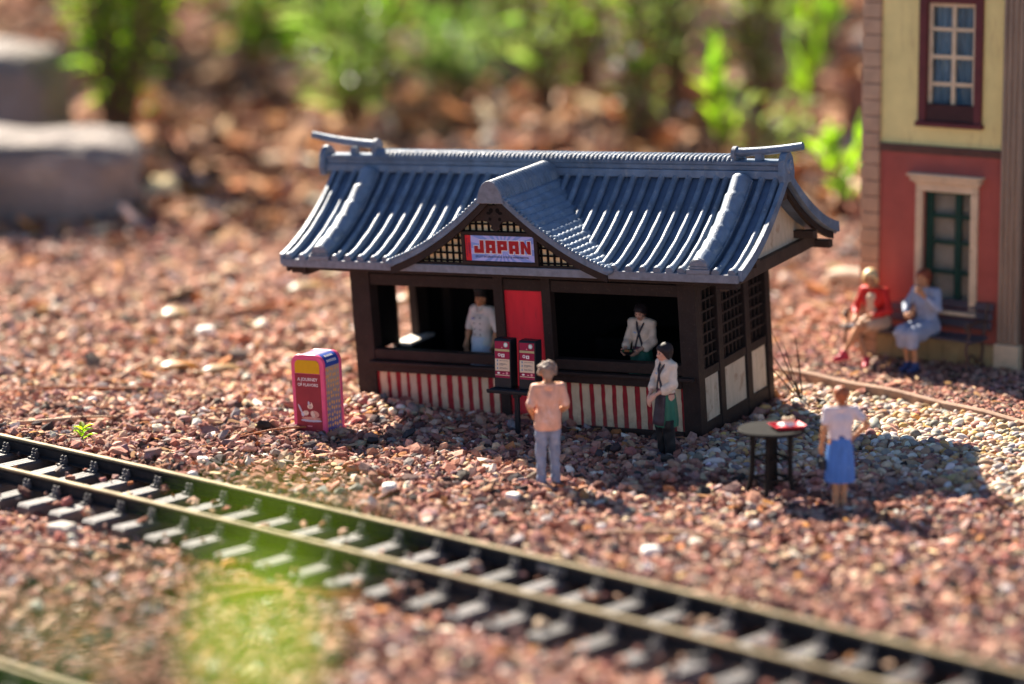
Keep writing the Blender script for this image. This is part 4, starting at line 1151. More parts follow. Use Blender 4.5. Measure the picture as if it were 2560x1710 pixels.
# 1 the man before the counter, seen from behind
J = joints(elL=(-0.25, -0.03, 1.12), elR=(0.25, -0.03, 1.12), wrL=(-0.16, 0.16, 0.96), wrR=(0.16, 0.16, 0.98), hdL=(0.6, 0.5, -0.5), hdR=(-0.6, 0.5, -0.5), hnL=(0.3, -0.6, -0.4), hnR=(-0.3, -0.6, -0.4), toL=(-0.16, 0.14, 0.03))
man = oriented(0.44, 33.72, float(gz(0.44, 33.72)) - 0.03, -0.22, 1.0, 'person', 'man with curly hair in peach shirt and grey jeans, back turned, facing the menu', 0.93)
part(man, 'body', body(J, 0.94), skin_o)
shirt_m = M('peach_shirt_paint', (0.68, 0.37, 0.26), 0.6, 0.18, 7, 0.25, 16, wear=(0.78, 0.56, 0.48), stretch=(2.5, 2.5, 0.6), wscale=5)
part(man, 'shirt', torso(J, 0.014, 0.98) + [C3((-0.07, 0, 0.86), (0.07, 0, 0.86), 0.115), C3((-0.072, 0, 1.0), (0.072, 0, 1.0), 0.108)] + arms(J, 0.014, 0.95, 0.80, flare=0.012), shirt_m, cuts=[((0, 0, 0.80), (0, 0, -1)), ((0, 0, 1.445), (0, 0, 1))], disp=folds(0.005, 30, 22))
jeans_m = M('grey_blue_jeans_paint', (0.20, 0.235, 0.32), 0.6, 0.25, 8, 0.25, 18, wear=(0.33, 0.36, 0.44))
part(man, 'jeans', legs(J, 0.014, 0.97) + [C3((-0.06, 0, 0.9), (0.06, 0, 0.9), 0.11), C3((-0.105, -0.02, 0.13), (-0.105, -0.02, 0.10), 0.062), C3((0.105, -0.02, 0.13), (0.105, -0.02, 0.10), 0.062)], jeans_m, cuts=[((0, 0, 0.94), (0, 0, 1)), ((0, 0, 0.045), (0, 0, -1))], disp=folds(0.007, 26, 34))
shoe_m = M('man_shoe_paint', (0.10, 0.08, 0.07), 0.5, 0.2, 9, 0.1)
for q_ in 'LR': part(man, 'shoe', feet(J, 0.012, q_), shoe_m)
hp = hair_cap(J, 0.004)
h_, f_, u_ = J['hc'], unit(J['fd']), unit(J['hu'])
for i in range(95):
    d_ = unit(rng.normal(0, 1, 3))
    if d_[2] < -0.45 or (d_[1] > 0.35 and d_[2] < 0.45): continue
    q = h_ + u_ * 0.045 - f_ * 0.012 + d_ * v3(0.112, 0.118, 0.112); hp.append(C3(q, q, 0.027 * rng.uniform(0.7, 1.3), None, 0.008))
part(man, 'hair', hp, M('curly_hair_paint', (0.30, 0.21, 0.16), 0.55, 0.35, 14, 0.3, 40, wear=(0.55, 0.45, 0.36), wscale=16), 0.007, 0.012)
face(man, J)

# uniform pieces shared by the two servers
kim_m = M('cream_kimono_paint', (0.68, 0.56, 0.44), 0.6, 0.12, 8, 0.2, 18, wear=(0.52, 0.38, 0.28), wscale=6)
collar_m = M('dark_collar_paint', (0.035, 0.03, 0.04), 0.5, 0.2, 6, 0.1)
green_m = M('green_skirt_paint', (0.020, 0.125, 0.078), 0.5, 0.25, 6, 0.2, 14, stretch=(3, 3, 0.5))
obi_m = M('maroon_sash_paint', (0.20, 0.05, 0.06), 0.5, 0.35, 14, 0.15)
apron_m = M('dark_apron_paint', (0.05, 0.035, 0.045), 0.55, 0.3, 9, 0.15)
blk_m = M('black_trouser_paint', (0.012, 0.012, 0.014), 0.5, 0.3, 9, 0.15)
badge_m = M('blue_name_badge_paint', (0.12, 0.30, 0.62), 0.45, 0.1, 9, 0)
hair_blk = M('black_hair_paint', (0.020, 0.013, 0.014), 0.6, 0.4, 18, 0.35, 30, stretch=(5, 5, 1), bdist=0.01)

def kimono(root, J, k=1.0):
    pr = torso(J, 0.014, 0.92)
    for n_ in 'LR':
        a, b, c_ = J['sh' + n_], J['el' + n_], J['wr' + n_]
        e = b + (c_ - b) * 0.45
        pr += [C3(a, b, 0.054, 0.056), C3(b, e, 0.056, 0.064), C3(b - v3(0, 0, 0.03), e - v3(0, 0, 0.055), 0.042, 0.05)]
    cuts = [((0, 0, 1.0), (0, 0, -1)), ((0, 0, 1.45), (0, 0, 1))]
    f = []
    o = part(root, 'kimono', pr + [('cut', J[('wrL')], J['wrL'] + (J['wrL'] - J['elL']) * 0.1, 0.085, 0.09), ('cut', J['wrR'], J['wrR'] + (J['wrR'] - J['elR']) * 0.1, 0.085, 0.09)], kim_m, 0.0085, 0.03, [((0, 0, 0.985), (0, 0, -1))], folds(0.006, 34, 28))
    for s in (-1, 1):
        pts = [(s * 0.060, -0.035, 1.462), (s * 0.068, 0.04, 1.43), (s * 0.033, 0.108, 1.33), (-s * 0.01, 0.122, 1.22), (-s * 0.045, 0.116, 1.10), (-s * 0.062, 0.112, 1.02)]
        MB().tube(pts, 0.017 if s > 0 else 0.014, 8).build('collar', collar_m, root, True)
    ring(root, 'sash', obi_m, (0, 0, 0), 0.147, 0.118, 0.955, 1.045)
    mb = MB(); mb.tube([(0.07, 0.112, 1.255), (0.072, 0.126, 1.256)], [0.028, 0.026], 12, flat=0.6); mb.build('name_badge', badge_m, root)

# 2 the server standing outside, in a green skirt
J = joints(fd=(0.12, 1, -0.16), hc=(0.005, 0.03, 1.57), elL=(-0.24, 0.03, 1.13), elR=(0.235, 0.04, 1.13), wrL=(-0.06, 0.24, 0.97), wrR=(0.04, 0.255, 0.94), hdL=(0.35, 0.5, -0.7), hdR=(-0.25, 0.45, -0.8), hnL=(0.3, -0.8, -0.4), hnR=(-0.5, -0.7, -0.2))
srv = oriented(2.0, 35.02, float(gz(2.0, 35.02)) - 0.03, -0.86, -0.50, 'person', 'server in cream kimono top and green skirt standing outside, turned left', 0.905)
part(srv, 'body', body(J, 0.9), skin_l); face(srv, J)
kimono(srv, J)
skirt(srv, 'skirt', green_m, [(0, 0, 1.0, 0.142, 0.118), (0, 0, 0.92, 0.16, 0.14), (0, -0.005, 0.75, 0.175, 0.162), (0, -0.01, 0.58, 0.186, 0.176), (0, -0.01, 0.49, 0.18, 0.17)], 12, 0.035)
V = []; F = []
for i in range(7):
    z = 0.99 - 0.47 * i / 6
    for j in range(9):
        t = math.pi / 2 - 0.25 + (j / 8 - 0.5) * (2.3 - 0.2 * (i / 6)); rr_ = (0.156 + 0.045 * i / 6, 0.134 + 0.060 * i / 6)
        V.append((rr_[0] * math.cos(t), rr_[1] * math.sin(t), z))
for i in range(6):
    for j in range(8): F.append((i * 9 + j, i * 9 + j + 1, i * 9 + j + 10, i * 9 + j + 9))
ap = MB().add(V, F).build('apron', apron_m, srv, True); ap.modifiers.new('thick', 'SOLIDIFY').thickness = 0.008
part(srv, 'trousers', legs(J, 0.03, 1.0), blk_m, cuts=[((0, 0, 0.6), (0, 0, 1)), ((0, 0, 0.05), (0, 0, -1))], disp=folds(0.005))
shoe_m = M('slate_shoe_paint', (0.10, 0.11, 0.14), 0.5, 0.2, 9, 0.1)
for q_ in 'LR': part(srv, 'shoe', feet(J, 0.01, q_), shoe_m)
h_, f_, u_ = J['hc'], unit(J['fd']), unit(J['hu']); l_ = np.cross(f_, u_)
hp = hair_cap(J, 0.016) + [C3(h_ - u_ * 0.095 + l_ * s * 0.062 - f_ * 0.02, h_ + u_ * 0.03 + l_ * s * 0.075 - f_ * 0.0, 0.042, 0.048) for s in (-1, 1)] + [C3(h_ - u_ * 0.08 - f_ * 0.075, h_ - u_ * 0.02 - f_ * 0.08, 0.05, 0.05), C3(h_ + u_ * 0.07 + f_ * 0.055, h_ + u_ * 0.055 + f_ * 0.06 + l_ * 0.03, 0.04, 0.04)]
part(srv, 'hair', hp, hair_blk, 0.0075, 0.025, face_cuts(J, 0.038, 0.088))

# 3 the server in the window holding a bowl
hw = KL(-1.19, 0.62, 0.14)
J = joints(fd=(0.05, 1, -0.42), hu=(0, 0.4, 1), hc=(0, 0.05, 1.565), elL=(-0.21, 0.05, 1.13), elR=(0.215, 0.05, 1.12), wrL=(-0.04, 0.25, 1.00), wrR=(0.17, 0.26, 1.00), hdL=(0.15, 0.75, -0.25), hdR=(-0.1, 0.8, -0.25), hnL=(0.8, 0.2, 0.5), hnR=(-0.8, 0.2, 0.5), pel=(0, -0.01, 0.93))
inw = oriented(hw.x, hw.y, hw.z, kfront[0] * 0.95 - 0.0, kfront[1], 'person', 'server in cream kimono leaning at the right window, holding a bowl', 0.91)
part(inw, 'body', body(J, 0.9), skin_l); face(inw, J); kimono(inw, J)
skirt(inw, 'skirt', green_m, [(0, 0, 1.0, 0.15, 0.122), (0, 0, 0.92, 0.172, 0.15), (0, -0.005, 0.75, 0.195, 0.185), (0, -0.01, 0.5, 0.205, 0.198)], 12, 0.035)
part(inw, 'trousers', legs(J, 0.03, 1.0), blk_m, 0.012, cuts=[((0, 0, 0.6), (0, 0, 1)), ((0, 0, 0.05), (0, 0, -1))])
h_, f_, u_ = J['hc'], unit(J['fd']), unit(J['hu']); l_ = np.cross(f_, u_)
hp = hair_cap(J, 0.014) + [C3(h_ + u_ * 0.06 + f_ * 0.05 - l_ * 0.04, h_ + u_ * 0.06 + f_ * 0.05 + l_ * 0.04, 0.036, 0.036), C3(h_ - u_ * 0.02 + l_ * 0.08, h_ - u_ * 0.115 + l_ * 0.10 - f_ * 0.01, 0.035, 0.02), C3(h_ - u_ * 0.03 - l_ * 0.078, h_ + u_ * 0.03 - l_ * 0.078, 0.022, 0.03)]
part(inw, 'hair', hp, hair_blk, 0.0075, 0.02, face_cuts(J, 0.035, 0.078))
inw_mat = Matrix.Translation((hw.x, hw.y, hw.z)) @ Matrix.Rotation(inw.rotation_euler.z, 4, 'Z') @ Matrix.Scale(0.91, 4)
bp = inw_mat @ Vector((0.06, 0.36, 0.985))
bowl = empty('serving_bowl', bp, 0, 'dark round bowl of greens in the hands of the server at the right window', 'bowl')
MB().lathe([(0.03, -0.02), (0.05, -0.02), (0.085, 0.01), (0.10, 0.035), (0.106, 0.037), (0.10, 0.03), (0.08, 0.008), (0.02, -0.008)], 24).build('bowl_shell', black_pl, bowl, True)
mb = MB()
for i in range(14):
    t, r_ = rng.uniform(0, 6.28), rng.uniform(0, 0.07); mb.sphere((r_ * math.cos(t), r_ * math.sin(t), 0.02 + rng.uniform(0, 0.015)), rng.uniform(0.014, 0.024), 7, 5)
mb.build('greens', M('food_green_paint', (0.06, 0.20, 0.06), 0.5, 0.4, 20, 0.1), bowl, True)
mb = MB()
for i in range(5):
    t, r_ = rng.uniform(3, 5), rng.uniform(0.02, 0.06); mb.sphere((r_ * math.cos(t), r_ * math.sin(t), 0.036), 0.018, 7, 5)
mb.build('orange_pieces', M('food_orange_paint', (0.55, 0.16, 0.05), 0.5, 0.2, 9, 0.1), bowl, True)

# 4 the chef in the left window
hw = KL(-3.76, 0.72, 0.14)
J = joints(fd=(0.30, 1, -0.05), elL=(-0.265, -0.02, 1.13), elR=(0.265, -0.02, 1.12), wrL=(-0.25, 0.06, 0.90), wrR=(0.25, 0.08, 0.89))
chef = oriented(hw.x, hw.y, hw.z, kfront[0] - 0.22, kfront[1], 'person', 'chef in white double breasted jacket, apron and black hat in the left window', 0.945)
part(chef, 'body', body(J), skin_o); face(chef, J)
jac = M('white_jacket_paint', (0.70, 0.66, 0.60), 0.6, 0.08, 8, 0.2, 16)
part(chef, 'jacket', torso(J, 0.016, 0.98) + [C3((-0.072, 0, 0.9), (0.072, 0, 0.9), 0.118)] + arms(J, 0.018, 0.95, 1.0, flare=0.012) + [C3((-0.05, 0.02, 1.44), (0.05, 0.02, 1.44), 0.052)], jac, cuts=[((0, 0, 0.84), (0, 0, -1)), ((0, 0, 1.475), (0, 0, 1))], disp=folds(0.004, 30, 22))
for s in (-1, 1):
    for z in (1.30, 1.21, 1.12, 1.035):
        MB().sphere((s * 0.055, 0.137 + (1.3 - z) * -0.03, z), (0.011, 0.006, 0.011), 8, 6).build('button', eye_m, chef, True)
    MB().tube([(s * 0.055, 0.03, 1.475), (s * 0.05, 0.085, 1.44), (s * 0.012, 0.125, 1.385)], 0.014, 8).build('collar', jac, chef, True)
mb = MB(); mb.tube([(0.085, 0.118, 1.27), (0.087, 0.131, 1.27)], [0.036, 0.034], 14, flat=0.7); mb.build('badge', M('chef_badge_paint', (0.16, 0.22, 0.50), 0.5, 0.3, 30, 0), chef)
skirt(chef, 'apron', M('pale_apron_paint', (0.62, 0.66, 0.72), 0.6, 0.08, 8, 0.2), [(0, 0, 1.0, 0.168, 0.138), (0, 0, 0.9, 0.182, 0.152), (0, 0, 0.6, 0.195, 0.165), (0, 0, 0.5, 0.2, 0.17)], 7, 0.02)
part(chef, 'trousers', legs(J, 0.03, 1.0), blk_m, 0.012, cuts=[((0, 0, 0.6), (0, 0, 1)), ((0, 0, 0.05), (0, 0, -1))])
h_ = J['hc']
part(chef, 'hair', hair_cap(J, 0.006), hair_blk, 0.009, 0.02, face_cuts(J, 0.05, 0.03))
MB().lathe([(0.098, 0.04), (0.104, 0.045), (0.106, 0.10), (0.118, 0.135), (0.112, 0.16), (0.07, 0.168)], 28, tuple(h_ + v3(0, -0.005, 0)), 1, 1.1).build('chef_hat', blk_m, chef, True)

# 5 the woman in the blue skirt, seen from behind
J = joints(elL=(-0.235, -0.02, 1.11), wrL=(-0.25, 0.03, 0.86), elR=(0.37, -0.06, 1.17), wrR=(0.185, 0.0, 1.0), hdR=(-0.7, 0.4, -0.5), hnR=(-0.5, 0.1, 0.8), knL=(-0.06, 0.02, 0.49), knR=(0.065, 0.02, 0.49), anL=(-0.05, -0.02, 0.09), anR=(0.055, -0.02, 0.09), toL=(-0.065, 0.14, 0.03), toR=(0.075, 0.14, 0.03), fd=(-0.35, 1, -0.05))
wom = oriented(3.98, 32.56, float(gz(3.98, 32.56)) - 0.02, -0.12, 1.0, 'person', 'woman in white blouse and blue skirt beside the round table, hand on hip', 0.89)
part(wom, 'body', body(J, 0.93), skin_o)
part(wom, 'blouse', torso(J, 0.016, 0.97) + [C3(J['sh' + n_], J['sh' + n_] * 0.45 + J['el' + n_] * 0.55, 0.064, 0.066) for n_ in 'LR'], M('white_blouse_paint', (0.62, 0.56, 0.60), 0.6, 0.1, 7, 0.2, 16), cuts=[((0, 0, 0.985), (0, 0, -1)), ((0, 0, 1.44), (0, 0, 1))], disp=folds(0.004, 26, 20))
skirt(wom, 'skirt', M('blue_skirt_paint', (0.065, 0.18, 0.50), 0.6, 0.22, 6, 0.3, 14, stretch=(6, 6, 0.4), wear=(0.12, 0.26, 0.58)), [(0, 0, 1.035, 0.132, 0.108), (0, 0, 0.96, 0.155, 0.128), (0, 0, 0.86, 0.178, 0.15), (0, 0, 0.6, 0.2, 0.17), (0, 0, 0.42, 0.212, 0.18), (0, 0, 0.385, 0.208, 0.177)], 16, 0.03)
ring(wom, 'belt', M('navy_belt_paint', (0.03, 0.06, 0.22), 0.5, 0.2, 8, 0.1), (0, 0, 0), 0.136, 0.112, 1.0, 1.04)
shoe_m = M('tan_shoe_paint', (0.34, 0.20, 0.13), 0.5, 0.2, 9, 0.1)
for q_ in 'LR': part(wom, 'shoe', feet(J, 0.007, q_), shoe_m, cuts=[((0, 0, 0.075), (0, 0, 1))])
hp = hair_cap(J, 0.013); h_, f_, u_ = J['hc'], unit(J['fd']), unit(J['hu'])
hp += [C3(h_ + u_ * 0.075 - f_ * 0.06, h_ + u_ * 0.085 - f_ * 0.05, 0.052, 0.052), C3(h_ - u_ * 0.07 - f_ * 0.055, h_ - u_ * 0.02 - f_ * 0.06, 0.05, 0.06)]
part(wom, 'hair', hp, M('auburn_hair_paint', (0.33, 0.10, 0.04), 0.5, 0.3, 14, 0.3, 30), 0.0085, 0.02, face_cuts(J, 0.05, 0.06))
face(wom, J)
wm = Matrix.Translation(wom.location) @ Matrix.Rotation(wom.rotation_euler.z, 4, 'Z') @ Matrix.Scale(0.89, 4)
hb = empty('handbag', wm @ Vector((-0.245, 0.055, 0.55)), wom.rotation_euler.z, 'small black handbag in the left hand of the woman in the blue skirt', 'handbag')
MB().prism([(-0.10, 0.0), (0.10, 0.0), (0.085, 0.13), (-0.085, 0.13)], -0.035, 0.035, lambda a, b, d: (d, a, b)).build('bag_body', black_pl, hb, bevel=0.015)
MB().tube([(0, -0.06, 0.125), (0, -0.045, 0.19), (0, 0.0, 0.215), (0, 0.045, 0.19), (0, 0.06, 0.125)], 0.008, 8).build('bag_handle', black_pl, hb, True)

# ------------------------------------------------------------------ round table and food tray
tbl_m = M('table_dark_paint', (0.014, 0.013, 0.013), 0.65, 0.25, 6, 0.15, 25, spec=0.06, wear=(0.03, 0.027, 0.025))
tbl = empty('bar_table', at_ground(3.19, 33.05, -0.03), R(28), 'tall round dark table carrying a red food tray', 'table')
MB().lathe([(0.30, 0.83), (0.40, 0.832), (0.415, 0.845), (0.415, 0.865), (0.405, 0.876), (0.2, 0.878)], 40).build('table_top', tbl_m, tbl, True)
for i in range(4):
    a = math.pi / 4 + i * math.pi / 2; c, s_ = math.cos(a), math.sin(a)
    pth = [(c * r_, s_ * r_, z) for r_, z in ((0.24, 0.835), (0.235, 0.5), (0.24, 0.3), (0.27, 0.12), (0.33, -0.02))]
    MB().tube(pth, [0.034, 0.034, 0.034, 0.033, 0.03], 8).build('leg', tbl_m, tbl, True)
    b = a + math.pi / 2
    for z in (0.50, 0.24):
        r_ = 0.236 if z > 0.4 else 0.248
        p0, p1 = (c * r_, s_ * r_, z), (math.cos(b) * r_, math.sin(b) * r_, z)
        MB().tube([p0, p1], 0.02, 8).build('stretcher', tbl_m, tbl, True)
MB().lathe([(0.026, 0.05), (0.026, 0.83), (0.02, 0.831)], 14).build('centre_post', tbl_m, tbl, True)
tt = Vector(tbl.location) + Vector((0.19, -0.02, 0.879))
tray = empty('food_tray', tt, R(15), 'red paper tray with white napkin and snack on the round table', 'food tray')
Vv = []; Ff = []
for (rx, ry, z) in ((0.15, 0.10, 0.0), (0.205, 0.145, 0.05), (0.198, 0.138, 0.05), (0.146, 0.096, 0.006)):
    Vv += [(sx * rx, sy * ry, z) for sx, sy in ((-1, -1), (1, -1), (1, 1), (-1, 1))]
for i in range(3):
    for j in range(4): Ff.append((4 * i + j, 4 * i + (j + 1) % 4, 4 * i + 4 + (j + 1) % 4, 4 * i + 4 + j))
Ff += [(3, 2, 1, 0), (12, 13, 14, 15)]
MB().add(Vv, Ff).build('tray_shell', M('tray_red_paint', (0.68, 0.05, 0.07), 0.45, 0.1, 6, 0.05), tray)
nap = MB().grid(lambda i, j: (-0.11 + 0.23 * i, -0.085 + 0.17 * j, 0.035 + 0.06 * math.exp(-((i - 0.5) ** 2 + (j - 0.5) ** 2) * 7) + 0.018 * math.sin(9 * i + 4 * j) * math.cos(11 * j)), 16, 14).build('napkin', M('napkin_white', (0.78, 0.75, 0.74), 0.7, 0.05, 5, 0.1), tray, True)
nap.modifiers.new('thick', 'SOLIDIFY').thickness = 0.004
mb = MB()
for i in range(9): mb.sphere((rng.normal(0.01, 0.045), rng.normal(0, 0.03), 0.095 + rng.uniform(0, 0.025)), rng.uniform(0.022, 0.038), 8, 6)
mb.build('snack', M('snack_tan_paint', (0.60, 0.46, 0.30), 0.6, 0.35, 22, 0.3), tray, True)

# ------------------------------------------------------------------ building behind the bench
yel = M('facade_yellow_paint', (0.86, 0.66, 0.26), 0.6, 0.10, 1.6, 0.15, 20, wear=(0.62, 0.40, 0.17), wscale=3.2, wstretch=(2.5, 2.5, 0.35))
redw = M('facade_red_paint', (0.42, 0.095, 0.07), 0.65, 0.16, 1.5, 0.15, 20, wear=(0.33, 0.10, 0.075), wscale=3.4, wstretch=(2.5, 2.5, 0.35), dirt=(0.4, 1.3, (0.20, 0.10, 0.07)))
trim = M('facade_cream_trim', (0.72, 0.52, 0.33), 0.6, 0.12, 4, 0.15, 20, wear=(0.44, 0.30, 0.18))
stone_b = M('pier_tan_block', (0.52, 0.31, 0.19), 0.7, 0.14, 4, 0.25, 18)
brn = M('facade_brown_trim', (0.12, 0.055, 0.04), 0.6, 0.2, 5, 0.2)
mrn = M('window_maroon_paint', (0.13, 0.025, 0.025), 0.5, 0.15, 5, 0.15)
grn = M('window_green_paint', (0.012, 0.05, 0.035), 0.45, 0.2, 5, 0.1)
pil = M('pilaster_brown_paint', (0.33, 0.22, 0.15), 0.65, 0.2, 3, 0.2, 16, wear=(0.42, 0.30, 0.20), stretch=(3, 3, 0.4))
shade = M('tan_blind', (0.38, 0.29, 0.20), 0.7, 0.2, 3, 0.05)
curt = M('blue_grey_curtain', (0.16, 0.24, 0.28), 0.75, 0.3, 3, 0.3, 6, stretch=(8, 8, 0.3), c2=(0.34, 0.40, 0.42))
plin = M('plinth_stone', (0.38, 0.27, 0.13), 0.75, 0.2, 4, 0.3)
glass_m, nt, bs = nodes('window_glass')
bs.inputs['Base Color'].default_value = (0.9, 0.95, 1, 1); bs.inputs['Roughness'].default_value = 0.08; bs.inputs['Transmission Weight'].default_value = 1.0; bs.inputs['IOR'].default_value = 1.05
bld = empty('town_building', B0, -BYAW, 'narrow building with yellow upper wall, red lower wall and brown pilaster', 'building')
def bb(name, b, mat, par=None, bevel=0.01): return MB().box(*b).build(name, mat, par or bld, bevel=bevel)
WT, TOP = 0.25, 6.9
# upper and lower walls are built round their openings
for nm, mat, z0, z1, o in (('upper_wall', yel, 3.33, TOP, (0.93, 1.75, 3.80, 5.50)), ('lower_wall', redw, 0.40, 3.20, (0.94, 1.73, 0.90, 2.64))):
    mb = MB(); x0, x1 = 0.2, 2.22
    for q in ((x0, o[0], z0, z1), (o[1], x1, z0, z1), (o[0], o[1], o[3], z1), (o[0], o[1], z0, o[2])): mb.box(q[0], q[1], 0.0, WT, q[2], q[3])
    mb.build(nm, mat, bld)
bb('band', (0.2, 2.22, -0.035, WT, 3.202, 3.328), brn); bb('band_ledge', (0.2, 2.22, -0.07, -0.034, 3.275, 3.32), brn)
bb('plinth', (0.2, 2.2, -0.06, WT, -0.25, 0.40), plin)
for i in range(7): bb('plinth_stone', (0.21 + i * 0.285, 0.21 + i * 0.285 + 0.27, -0.075, -0.058, 0.02 + 0.0, 0.375), plin, bevel=0.012)
for i in range(29):
    z = -0.2 + i * 0.2455
    o = bb('pier_block', (-0.11, 0.195, -0.055 + rng.normal(0, 0.003), WT, z, z + 0.232), stone_b, bevel=0.012)
bb('pier_core', (-0.10, 0.19, -0.04, WT, -0.2, TOP), brn)
# fluted pilaster
p_ = bb('pilaster', (2.225, 2.56, -0.08, WT, 0.45, TOP), pil)
for i in range(4): MB().tube([(2.262 + i * 0.086, -0.085, 0.5), (2.262 + i * 0.086, -0.085, TOP)], 0.030, 8).build('flute', pil, p_, True)
bb('pilaster_base', (2.20, 2.60, -0.14, WT, -0.1, 0.445), trim, p_)
bb('right_wall', (2.56, 5.6, 0.02, WT, -0.2, TOP), brn); bb('right_pilaster', (2.75, 3.05, -0.06, 0.02, -0.1, TOP), pil)
bb('side_wall', (-0.08, 0.1, WT, 3.4, -0.2, TOP), stone_b); bb('rear_wall', (0.1, 5.6, 3.2, 3.4, -0.2, TOP), stone_b); bb('roof_slab', (-0.25, 5.75, -0.2, 3.55, TOP, TOP + 0.25), brn)
bb('east_wall', (5.4, 5.6, WT, 3.2, -0.2, TOP), stone_b)
# upper window
w_ = bb('window', (0.95, 1.75, 0.205, 0.24, 3.81, 5.49), M('room_blue_grey', (0.10, 0.16, 0.20), 0.8, 0.3, 2, 0))
for b in ((0.83, 0.955, -0.05, 0.12, 3.68, 5.59), (1.745, 1.87, -0.05, 0.12, 3.68, 5.59), (0.955, 1.745, -0.05, 0.12, 5.46, 5.59), ): bb('window_frame', b, mrn, w_)
bb('window_box', (0.955, 1.745, -0.03, 0.12, 3.692, 3.955), M('window_box_dark', (0.055, 0.016, 0.014), 0.6, 0.2, 5, 0.15), w_)
bb('window_sill', (0.80, 1.90, -0.09, 0.02, 3.62, 3.69), mrn, w_)
for a, b in ((0.957, 1.02), (1.335, 1.40), (1.68, 1.743)): bb('muntin', (a, b, 0.03, 0.085, 3.957, 5.458), trim, w_, 0.006)
for z in (4.225, 4.63, 5.04, 5.398):
    for a, b in ((1.02, 1.335), (1.40, 1.68)): bb('muntin', (a, b, 0.035, 0.08, z, z + 0.06), trim, w_, 0.006)
for z0, z1 in ((3.957, 4.225), (4.285, 4.63), (4.69, 5.04), (5.10, 5.398)):
    for a, b in ((1.02, 1.335), (1.40, 1.68)): bb('pane', (a, b, 0.055, 0.06, z0, z1), glass_m, w_, 0)
for s_, a, b in ((1, 0.96, 1.5), (-1, 1.2, 1.745)):
    MB().grid(lambda i, j: ((a + (b - a) * i * (0.45 + 0.55 * j ** 0.7) if s_ > 0 else b - (b - a) * i * (0.45 + 0.55 * j ** 0.7)), (0.155 if s_ > 0 else 0.185) + 0.02 * math.sin(i * 26), 3.9 + 1.56 * j), 40, 14).build('curtain', curt, w_, True)
# lower window with green frame
w2 = bb('lower_window', (0.95, 1.72, 0.17, 0.19, 0.9, 2.63), shade)
for b in ((0.826, 0.938, -0.06, 0.1, 0.86, 2.64), (1.735, 1.85, -0.06, 0.1, 0.86, 2.64), (0.826, 1.85, -0.06, 0.1, 2.645, 2.76)): bb('window_surround', b, trim, w2)
bb('cornice', (0.76, 1.91, -0.13, 0.0, 2.80, 2.87), trim, w2); bb('cornice', (0.72, 1.95, -0.17, 0.0, 2.872, 2.915), trim, w2); bb('cornice', (0.80, 1.88, -0.09, 0.0, 2.762, 2.798), trim, w2)
bb('window_sill', (0.80, 1.88, -0.10, 0.1, 0.80, 0.858), trim, w2)
for a, b in ((0.94, 1.06), (1.43, 1.53), (1.70, 1.733)): bb('muntin', (a, b, 0.06, 0.12, 0.86, 2.638), grn, w2, 0.006)
for z in (0.90, 1.39, 1.84, 2.24, 2.60):
    for a, b in ((1.06, 1.43), (1.53, 1.70)): bb('muntin', (a, b, 0.068, 0.115, z, z + 0.06), grn, w2, 0.006)
for z0, z1 in ((0.96, 1.39), (1.45, 1.84), (1.90, 2.24), (2.30, 2.60)):
    for a, b in ((1.06, 1.43), (1.53, 1.70)): bb('pane', (a, b, 0.09, 0.095, z0, z1), glass_m, w2, 0)

# edging strip
z_ = float(gz(6.0, 37.4))
L_ = float(np.linalg.norm(S1 - S0)); st = MB()
rings = 40
Vv = []; Ff = []
for i in range(rings + 1):
    f = i / rings; x, y = S0 + (S1 - S0) * f
    off = 0.03 * math.sin(5 * f) + 0.012 * math.sin(23 * f)
    x += snv[0] * off; y += snv[1] * off
    for a, z in ((-0.045, -0.15), (-0.045, 0.13), (-0.02, 0.15), (0.035, 0.148), (0.05, 0.12), (0.05, -0.15)): Vv.append((x + snv[0] * a, y + snv[1] * a, z + 0.012 * math.sin(31 * f) + 0.02 * math.sin(7 * f)))
for i in range(rings):
    for j in range(6): Ff.append((6 * i + j, 6 * i + 6 + j, 6 * i + 6 + (j + 1) % 6, 6 * i + (j + 1) % 6))
Ff += [tuple(range(6)), tuple(6 * rings + k for k in range(5, -1, -1))]
tag(MB().add(Vv, Ff).build('edging_strip', M('edging_pale_wood', (0.33, 0.22, 0.165), 0.8, 0.25, 3, 0.4, 12, spec=0.05, wear=(0.20, 0.12, 0.09)), None, True), 'low pale edging strip between the pebbles and the grit before the building', 'edging')

# ------------------------------------------------------------------ bench
bch_w = M('bench_dark_slat', (0.085, 0.066, 0.075), 0.5, 0.25, 5, 0.2, 20, stretch=(0.6, 4, 4)); bch_i = M('bench_brown_iron', (0.10, 0.055, 0.04), 0.5, 0.3, 8, 0.2)
bc = BL(1.0, -0.36, 0); bz = float(gz(bc.x, bc.y)) - 0.0
bench = empty('park_bench', (bc.x, bc.y, bz), -BYAW - R(3), 'dark slatted bench with curled iron legs before the red wall', 'bench', None, 1.12)
BLn = 1.02
for i in range(5): MB().box(-BLn, BLn, -0.24 + i * 0.092, -0.24 + i * 0.092 + 0.078, 0.43 + 0.006 * abs(i - 2), 0.462 + 0.006 * abs(i - 2)).build('seat_slat', bch_w, bench, bevel=0.01)
for i, (y, z) in enumerate(((0.235, 0.55), (0.265, 0.67), (0.295, 0.79))):
    MB().add([(x, y + dy, z + dz) for x in (-BLn, BLn) for dy, dz in ((0, 0), (0.025, 0.10), (0.05, 0.095), (0.025, -0.005))], [(0, 1, 2, 3), (7, 6, 5, 4), (0, 4, 5, 1), (1, 5, 6, 2), (2, 6, 7, 3), (3, 7, 4, 0)]).build('back_slat', bch_w, bench, bevel=0.008)
